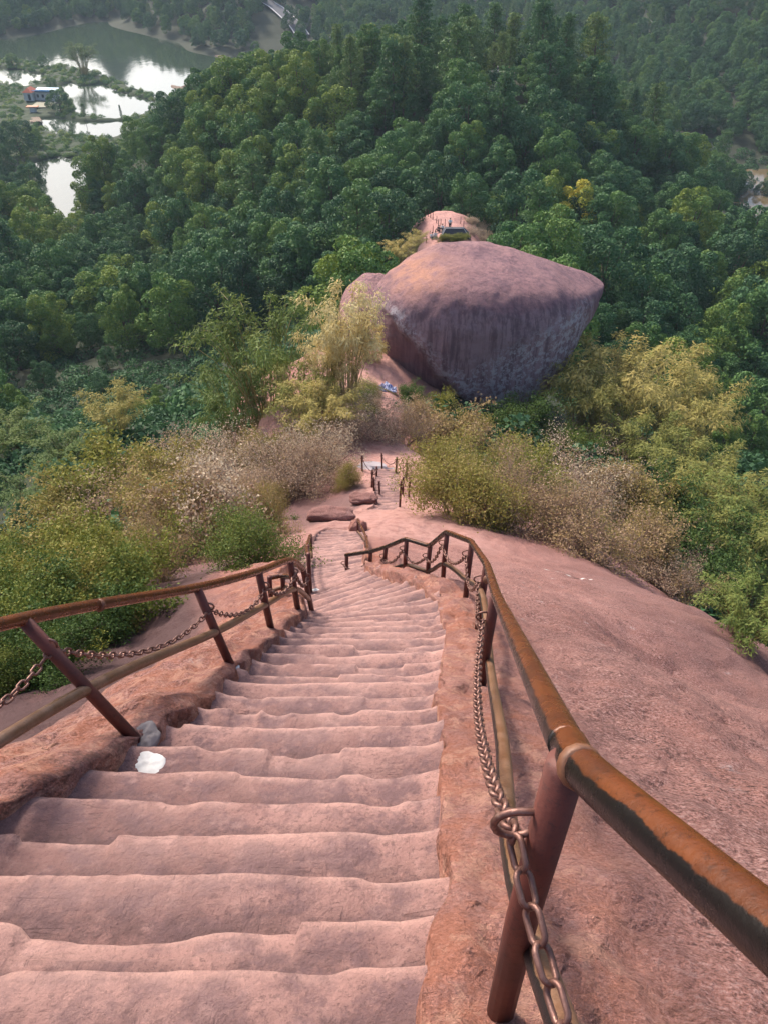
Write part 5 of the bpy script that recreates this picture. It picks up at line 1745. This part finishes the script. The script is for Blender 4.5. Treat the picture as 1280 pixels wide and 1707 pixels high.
for k, (x_, y_, h_, lab) in enumerate([(790, 365, .9, 'pale dry bush on the right of the ledge, upper'), (796, 378, 1.0, 'pale dry bush on the right of the ledge, middle'), (801, 392, 1.1, 'pale dry bush on the right of the ledge, lower'), (783, 372, .7, 'low pale grass bush beside the ledge path'),
                                       (808, 404, 1.0, 'pale dry bush at the right foot of the ledge'), (788, 390, .8, 'pale dry bush right of the tent'), (694, 408, .8, 'yellow dry bush at the left foot of the ledge'), (684, 420, .9, 'yellow dry bush left below the ledge')]):
    b = hit(x_, y_, lambda x, y: np.maximum(ledge_z(x, y), terrain_z(x, y) + 1), 98, 127)
    plant('shrub', 'dry_shrub', (DRY + FINE)[k % 4], b - [0, 0, .2], lab, 'bush', .90, h_, k, 'pale dry bushes on the ledge', 1.25)

# crumpled blue and white plastic under the boulder
b = hit(645, 651, None, 20, 60)
n_ = 26
X_, Y_ = np.meshgrid(np.linspace(-.55, .55, n_), np.linspace(-.4, .4, n_))
Z_ = .16 + .20 * fbm(X_ * 4, Y_ * 4, 3.0, 4) - .5 * (X_ ** 2 + Y_ ** 2)
pm = M('crumpled_plastic', .35, .5)
pc = pm.mix(pm.step(pm.noise(6, 5, .7), .46, .56), (.05, .06, .22), (.55, .56, .68))
bag = obj('plastic_sheet', np_mesh('plastic_sheet', np.stack([X_, Y_, Z_], -1).reshape(-1, 3), grid_faces(n_, n_), pm.fin(pc)), None, b + [0, 0, .1])
so_ = bag.modifiers.new('thick', 'SOLIDIFY'); so_.thickness = .01
tag(bag, 'crumpled blue and white plastic sheet in the hollow under the boulder', 'plastic sheet')
# bamboo poles
a_, b_ = hit(603, 648, None, 20, 60), hit(661, 671, None, 20, 60)
m = MB(); m.tube([[0, 0, .7], b_ - a_ + [0, 0, .5]], .035, 6)
tag(obj('bamboo_pole', m.mesh('bamboo_pole', MAT['culm'], True), None, a_), 'thin pale bamboo pole lying across the hollow under the boulder', 'pole')
a_, b_ = hit(493, 722, None, 8, 60), hit(523, 722, None, 8, 60)
m = MB(); m.tube([[0, 0, .55], b_ - a_ + [0, 0, .5]], .035, 6)
hr = thing('hand_rail', 'short pale pipe handrail beside the red rock hump', 'handrail', a_)
obj('rail', m.mesh('rail', plain('pale_pipe', (.42, .36, .33), .5)), hr)
m = MB(); m.tube([[.05, 0, -.2], [.05, 0, .56]], .03, 6); m2 = MB(); m2.tube([b_ - a_ + [-.05, 0, -.2], b_ - a_ + [-.05, 0, .5]], .03, 6)
obj('leg', m.mesh('leg', MAT['post'], True, 'under'), hr); obj('leg', m2.mesh('leg', MAT['post'], True, 'under'), hr)

# white lump of plaster on a step, concrete collar of the left post, litter
def lump(name, px_, py_, rx, ry, rz, seed, mat, label, cat, lift=0.0, Y=None):
    b = CAST[(px_, py_)]
    u, v = np.meshgrid(np.linspace(0, np.pi / 2, 14), np.linspace(0, 2 * np.pi, 36, endpoint=False), indexing='ij')
    D = np.stack([np.sin(u) * np.cos(v), np.sin(u) * np.sin(v), np.cos(u)], -1).reshape(-1, 3)
    k = 1 + .16 * fbm(D[:, 0] * 1.2 + seed, D[:, 1] * 1.2, D[:, 2] * 1.2, 3)
    Vv = D * k[:, None] * np.array([rx, ry, rz])
    Vv[:, 2] += min(.006, rz * .2) * fbm(D[:, 0] * 4, D[:, 1] * 4, seed, 3) - .004
    i, j = np.meshgrid(np.arange(13), np.arange(36), indexing='ij')
    Fv = np.stack([i * 36 + j, (i + 1) * 36 + j, (i + 1) * 36 + (j + 1) % 36, i * 36 + (j + 1) % 36], -1).reshape(-1, 4)
    return tag(obj(name, np_mesh(name, Vv, Fv, mat, True, dict(wild=np.full(len(Vv), .9))), None, b + np.array([0, 0, lift])), label, cat)

def step_hit(px_, py_):
    """point on the plane through the step noses"""
    return hit(px_, py_, lambda x, y: np.where((x > xl_(y)) & (x < xr_(y)), zp_(y) + .01, rock_z(x, y)), .3, 60)
lump('plaster_lump', 247, 1277, .09, .085, .016, 2.0, MAT['white'], 'white lump of dried plaster at the left end of a step', 'plaster', .0)
lump('concrete_collar', 243, 1230, .07, .085, .04, 5.0, plain('grey_concrete', (.13, .115, .12), .9, 0, .4, 20), 'grey concrete collar at the foot of the nearest left post', 'concrete')
lump('paper_scrap', 395, 1112, .022, .02, .012, 7.0, MAT['white'], 'small white paper scrap by the foot of the second left post', 'litter')
lump('paper_scrap', 527, 984, .055, .035, .012, 9.0, MAT['white'], 'small white scrap on the steps at the bend of the stair', 'litter')
lump('pebble', 407, 1188, .035, .025, .012, 4.0, MAT['step'], 'small flat pebble lying on a worn step', 'pebble')
# white paint scar on the dome
b = hit(948, 960)
m = MB()
sp_ = []
for u in np.linspace(-1, 1, 24):
    x_, y_ = b[0] + u * .55, b[1] + .16 * u * u - .10 * u + .02 * vnoise(u * 9, 1.0)
    wd = .028 * (1 - u * u) + .008 * vnoise(u * 20, 3.) + .01
    for e in (-1, 1):
        sp_.append([x_, y_ + e * wd, float(rock_z(x_, y_ + e * wd)) + .006])
Fs = np.array([[2 * i, 2 * i + 2, 2 * i + 3, 2 * i + 1] for i in range(23)])
tag(obj('paint_mark', np_mesh('paint_mark', np.array(sp_), Fs, plain('scraped_stone', (.46, .42, .40), .9, 0, .25, 20))), 'curved white scrape mark on the rock dome right of the railing', 'mark')

# ------------------------------------------------------------------ house by the ponds
hp_ = atz(73, 169, LAKE_Z + 1.2)
HSE = thing('pond_house', 'white house with a blue metal roof and a red tiled wing beside the fish ponds', 'house', hp_, -.12)
wallm = plain('house_wall', (.42, .42, .41), .85, 0, .08, 2)
bluem = plain('blue_metal_roof', (.06, .24, .42), .45, 0, .08, 1)
redm = plain('red_roof_tiles', (.42, .12, .07), .8, 0, .2, 2)
darkm = plain('dark_opening', (.03, .03, .035), .6)
m = MB(); m.box((0.5, 4.0, 1.7), (9.5, 5, 3.4)); w_ = obj('wall', m.mesh('wall', wallm), HSE)
for x_ in (-2.8, -.4, 2.0, 4.2):
    m = MB(); m.box((x_, 1.48, 1.9), (1.1, .1, 1.3)); obj('window', m.mesh('window', darkm), HSE)
R_ = np.array(Matrix.Rotation(-.16, 3, 'X'))
m = MB(); m.box((.5, 2.2, 3.9), (10.6, 4.6, .16), R_)
for x_ in np.arange(-4.6, 5.7, .5): m.box((x_, 2.2, 4.0), (.09, 4.6, .08), R_)
obj('roof', m.mesh('roof', bluem), HSE)
m = MB(); m.box((.5, 5.6, 4.1), (10.6, 2.6, .14), np.array(Matrix.Rotation(.2, 3, 'X'))); obj('roof', m.mesh('roof', bluem), HSE)
for x_ in (-4.3, -1.6, 2.0, 5.3):
    m = MB(); m.tube([[x_, .4, -.4], [x_, .4, 3.5]], .12, 6); obj('column', m.mesh('column', wallm), HSE)
m = MB(); m.box((-6.9, 3.2, 1.7), (4.4, 6, 3.4)); obj('wall', m.mesh('wall', wallm), HSE)
RV = np.array([[-9.4, -.2, 3.4], [-4.7, -.2, 3.4], [-4.7, 6.6, 3.4], [-9.4, 6.6, 3.4], [-7.05, 1.6, 5.2], [-7.05, 4.8, 5.2]])
obj('roof', np_mesh('roof', RV, [np.array([[0, 1, 2, 3], [1, 2, 5, 4], [3, 0, 4, 5]]), np.array([[0, 1, 4], [2, 3, 5]])], redm), HSE)
m = MB(); m.box((-6.4, .15, 1.5), (1.2, .1, 2.4)); obj('door', m.mesh('door', darkm), HSE)
c = atz(73, 175, LAKE_Z + 1.3)
m = MB(); m.box((0, 0, 0), (9, 10, .5)); tag(obj('courtyard', m.mesh('courtyard', plain('courtyard_concrete', (.28, .26, .19), .9)), None, c), 'pale concrete yard before the pond house', kind='structure')
c = atz(57, 187, LAKE_Z + 1)
gt = thing('gate_shed', 'small shed with an orange roof edge below the pond house', 'shed', c)
m = MB(); m.box((0, 0, 1.1), (2.4, 2, 2.2)); obj('wall', m.mesh('wall', wallm), gt)
m = MB(); m.box((.1, -.1, 2.35), (5.0, 2.6, .3)); obj('roof', m.mesh('roof', plain('orange_roof', (.62, .24, .14), .7)), gt)
c = atz(60, 203, LAKE_Z + .2)
dk = thing('landing_stage', 'brown wooden landing stage at the pond edge', 'landing stage', c, .5)
for q in range(6):
    m = MB(); m.box((-2.0 + q * .8, 0, .9), (.72, 8, .12)); obj('plank', m.mesh('plank', plain('dock_wood', (.20, .15, .11), .9) if q == 0 else bpy.data.materials['dock_wood']), dk)
for x_, y_ in ((-2, -3.6), (2, -3.6), (2, 3.4)):
    m = MB(); m.tube([[x_, y_, -3], [x_, y_, 1.2]], .15, 6); obj('pile', m.mesh('pile', MAT['bark']), dk)
# mud spits in the lake
for k, (pl, wd, lab) in enumerate([([(286, 143), (300, 147), (316, 152)], 1.6, 'long arm of the forked mud spit in the lake'), ([(300, 147), (313, 141), (315, 138)], 1.2, 'short arm of the forked mud spit in the lake'), ([(333, 127), (345, 121), (358, 112)], 2.6, 'grey mud bank by the wooded shore'), ([(357, 89), (366, 92), (376, 96)], 2.6, 'pale mud bank at the far corner of the lake')]):
    Pq = spline([atz(x_, y_, LAKE_Z + .2) for x_, y_ in pl], 14)
    sv = []
    for i, q in enumerate(Pq):
        w0 = wd * (.35 + math.sin(math.pi * (i + .5) / 14)) * (1 + .3 * vnoise(i * .7, k))
        for e, zz in ((-1.6, -.9), (-.5, .25), (.5, .3), (1.6, -.9)):
            sv.append([q[0], q[1] + e * w0 * 1.8, q[2] + zz])
    tag(obj('mud_spit', np_mesh('mud_spit', np.array(sv), grid_faces(14, 4), MAT['mud'], True)), lab, kind='structure')
# vegetation on the banks
bk = np.random.default_rng(17)
bx_, by_ = bk.uniform(-245, -45, 9000), bk.uniform(228, 515, 9000)
rg_, wt_ = bank_sample(bx_, by_)
pxx, pyy, _ = project(np.stack([bx_, by_, np.full_like(bx_, LAKE_Z + 1)], -1))
ok = rg_ & ~wt_ & ~in_poly(pxx, pyy, [(36, 140), (100, 140), (104, 185), (90, 192), (140, 197), (215, 196), (215, 206), (140, 208), (70, 200), (48, 215), (40, 190)])
gn_scatter('bank_vegetation', 'low grass and bushes along the pond banks', np.c_[bx_, by_, np.full_like(bx_, LAKE_Z + .6)][ok], .5 + .5 * bk.random(ok.sum()), bk.random(ok.sum()) * 6.28, bk.integers(0, 3, ok.sum()), mo, (.52, .4))
def bank(kind, proto, px_, py_, top, name, label, cat, tone_, Hn, wide=1.0):
    b = atz(px_, py_, LAKE_Z + .6)
    h = (py_ - top) * project(b)[2] / FPX / .97
    return plant(kind, name, proto, b, label, cat, tone_, h / Hn, 2.0, None, wide)
bank('bamboo', BAMB[1], 142, 126, 78, 'bamboo_clump', 'big bamboo clump on the dike, mirrored in the pond', 'bamboo', .12, 6.2, 1.15)
bank('tree', TREES[4], 102, 186, 152, 'broadleaf_tree', 'round tree beside the pond house', 'tree', .34, 8.6, 1.2)
bank('tree', TREES[5], 88, 150, 134, 'broadleaf_tree', 'low tree behind the blue roof', 'tree', .42, 9, 1.2)
bank('pine', PINES[0], 144, 204, 178, 'pine_tree', 'little conifer on the narrow dike between the ponds', 'tree', .30, 13, .9)
bank('pine', PINES[1], 205, 203, 180, 'pine_tree', 'thin dark conifer at the right end of the narrow dike', 'tree', .05, 14, .6)
bank('tree', TREES[2], 75, 112, 95, 'broadleaf_tree', 'small bushy tree on the upper dike', 'tree', .40, 9, 1.0)
bank('tree', TREES[0], 22, 110, 92, 'broadleaf_tree', 'low bushy tree at the left of the upper dike', 'tree', .46, 10, 1.6)
for px_, py_, Y, s_, tn_, lab in [(20, 200, 315, 1.5, .10, 'dark brownish tree left of the pond house'), (-10, 230, 300, 1.4, .14, 'dark tree at the left edge below the ponds'), (40, 262, 275, 1.2, .18, 'dark tree on the left bank of the lowest pond'),
                              (30, 330, 245, 1.3, .24, 'broad tree overhanging the lowest pond from the left'), (60, 230, 330, .7, .55, 'yellowish tree on the bank between two ponds'), (10, 290, 262, 1.2, .2, 'blue-green tree at the left edge beside the lowest pond')]:
    p = at(px_, py_, Y); g = float(terrain_z(p[0], p[1])); p[2] = max(g, LAKE_Z + .6)
    plant('tree', 'broadleaf_tree', TREES[int(px_ * 7) % 6], p, lab, 'tree', tn_, s_, px_, None)

# road on the far slope
rp = [hit(x_, y_, terrain_z, 300, 900) for x_, y_ in [(505, 62), (494, 46), (478, 30), (462, 16), (447, 6), (444, -4), (455, -16)]]
RP = spline(np.array(rp), 60)
tg = np.gradient(RP, axis=0); tg[:, 2] = 0; tg = unit(tg); sd_ = np.stack([tg[:, 1], -tg[:, 0], np.zeros(60)], -1)
for q in range(4): RP[1:-1] = (RP[:-2] + RP[1:-1] * 2 + RP[2:]) / 4
def ribbon(name, off, w, dz, mat, parent=None):
    L_ = RP + sd_ * (off - w / 2) + [0, 0, dz]; R2 = RP + sd_ * (off + w / 2) + [0, 0, dz]
    Vv = np.stack([L_, R2], 1).reshape(-1, 3)
    return obj(name, np_mesh(name, Vv, grid_faces(60, 2), mat), parent)
rd = ribbon('road', 0, 9.0, 1.2, plain('asphalt', (.10, .10, .11), .9, 0, .1, 1)); tag(rd, 'grey asphalt road winding up the far wooded slope', kind='structure')
for off in (-4.0, 4.0): ribbon('road_line', off, .7, 1.22, MAT['white'], rd)
# ------------------------------------------------------------------ air
_top = float(_TZ.max()) + 22
hz = MB(); hz.box((0, 500, (_top - 100) / 2), (1300, 1260, _top + 100))
HM = bpy.data.materials.new('haze')
HM.use_nodes = True
ht = HM.node_tree
for n_ in list(ht.nodes): ht.nodes.remove(n_)
ho = ht.nodes.new('ShaderNodeOutputMaterial')
hp = ht.nodes.new('ShaderNodeVolumePrincipled')
hp.inputs['Color'].default_value = (0.66, 0.82, 1.0, 1)
hp.inputs['Density'].default_value = HAZE
hp.inputs['Anisotropy'].default_value = 0.0
ht.links.new(hp.outputs[0], ho.inputs['Volume'])
haze = obj('haze', hz.mesh('haze', HM))
tag(haze, 'thin blue evening haze over the valley', kind='stuff')
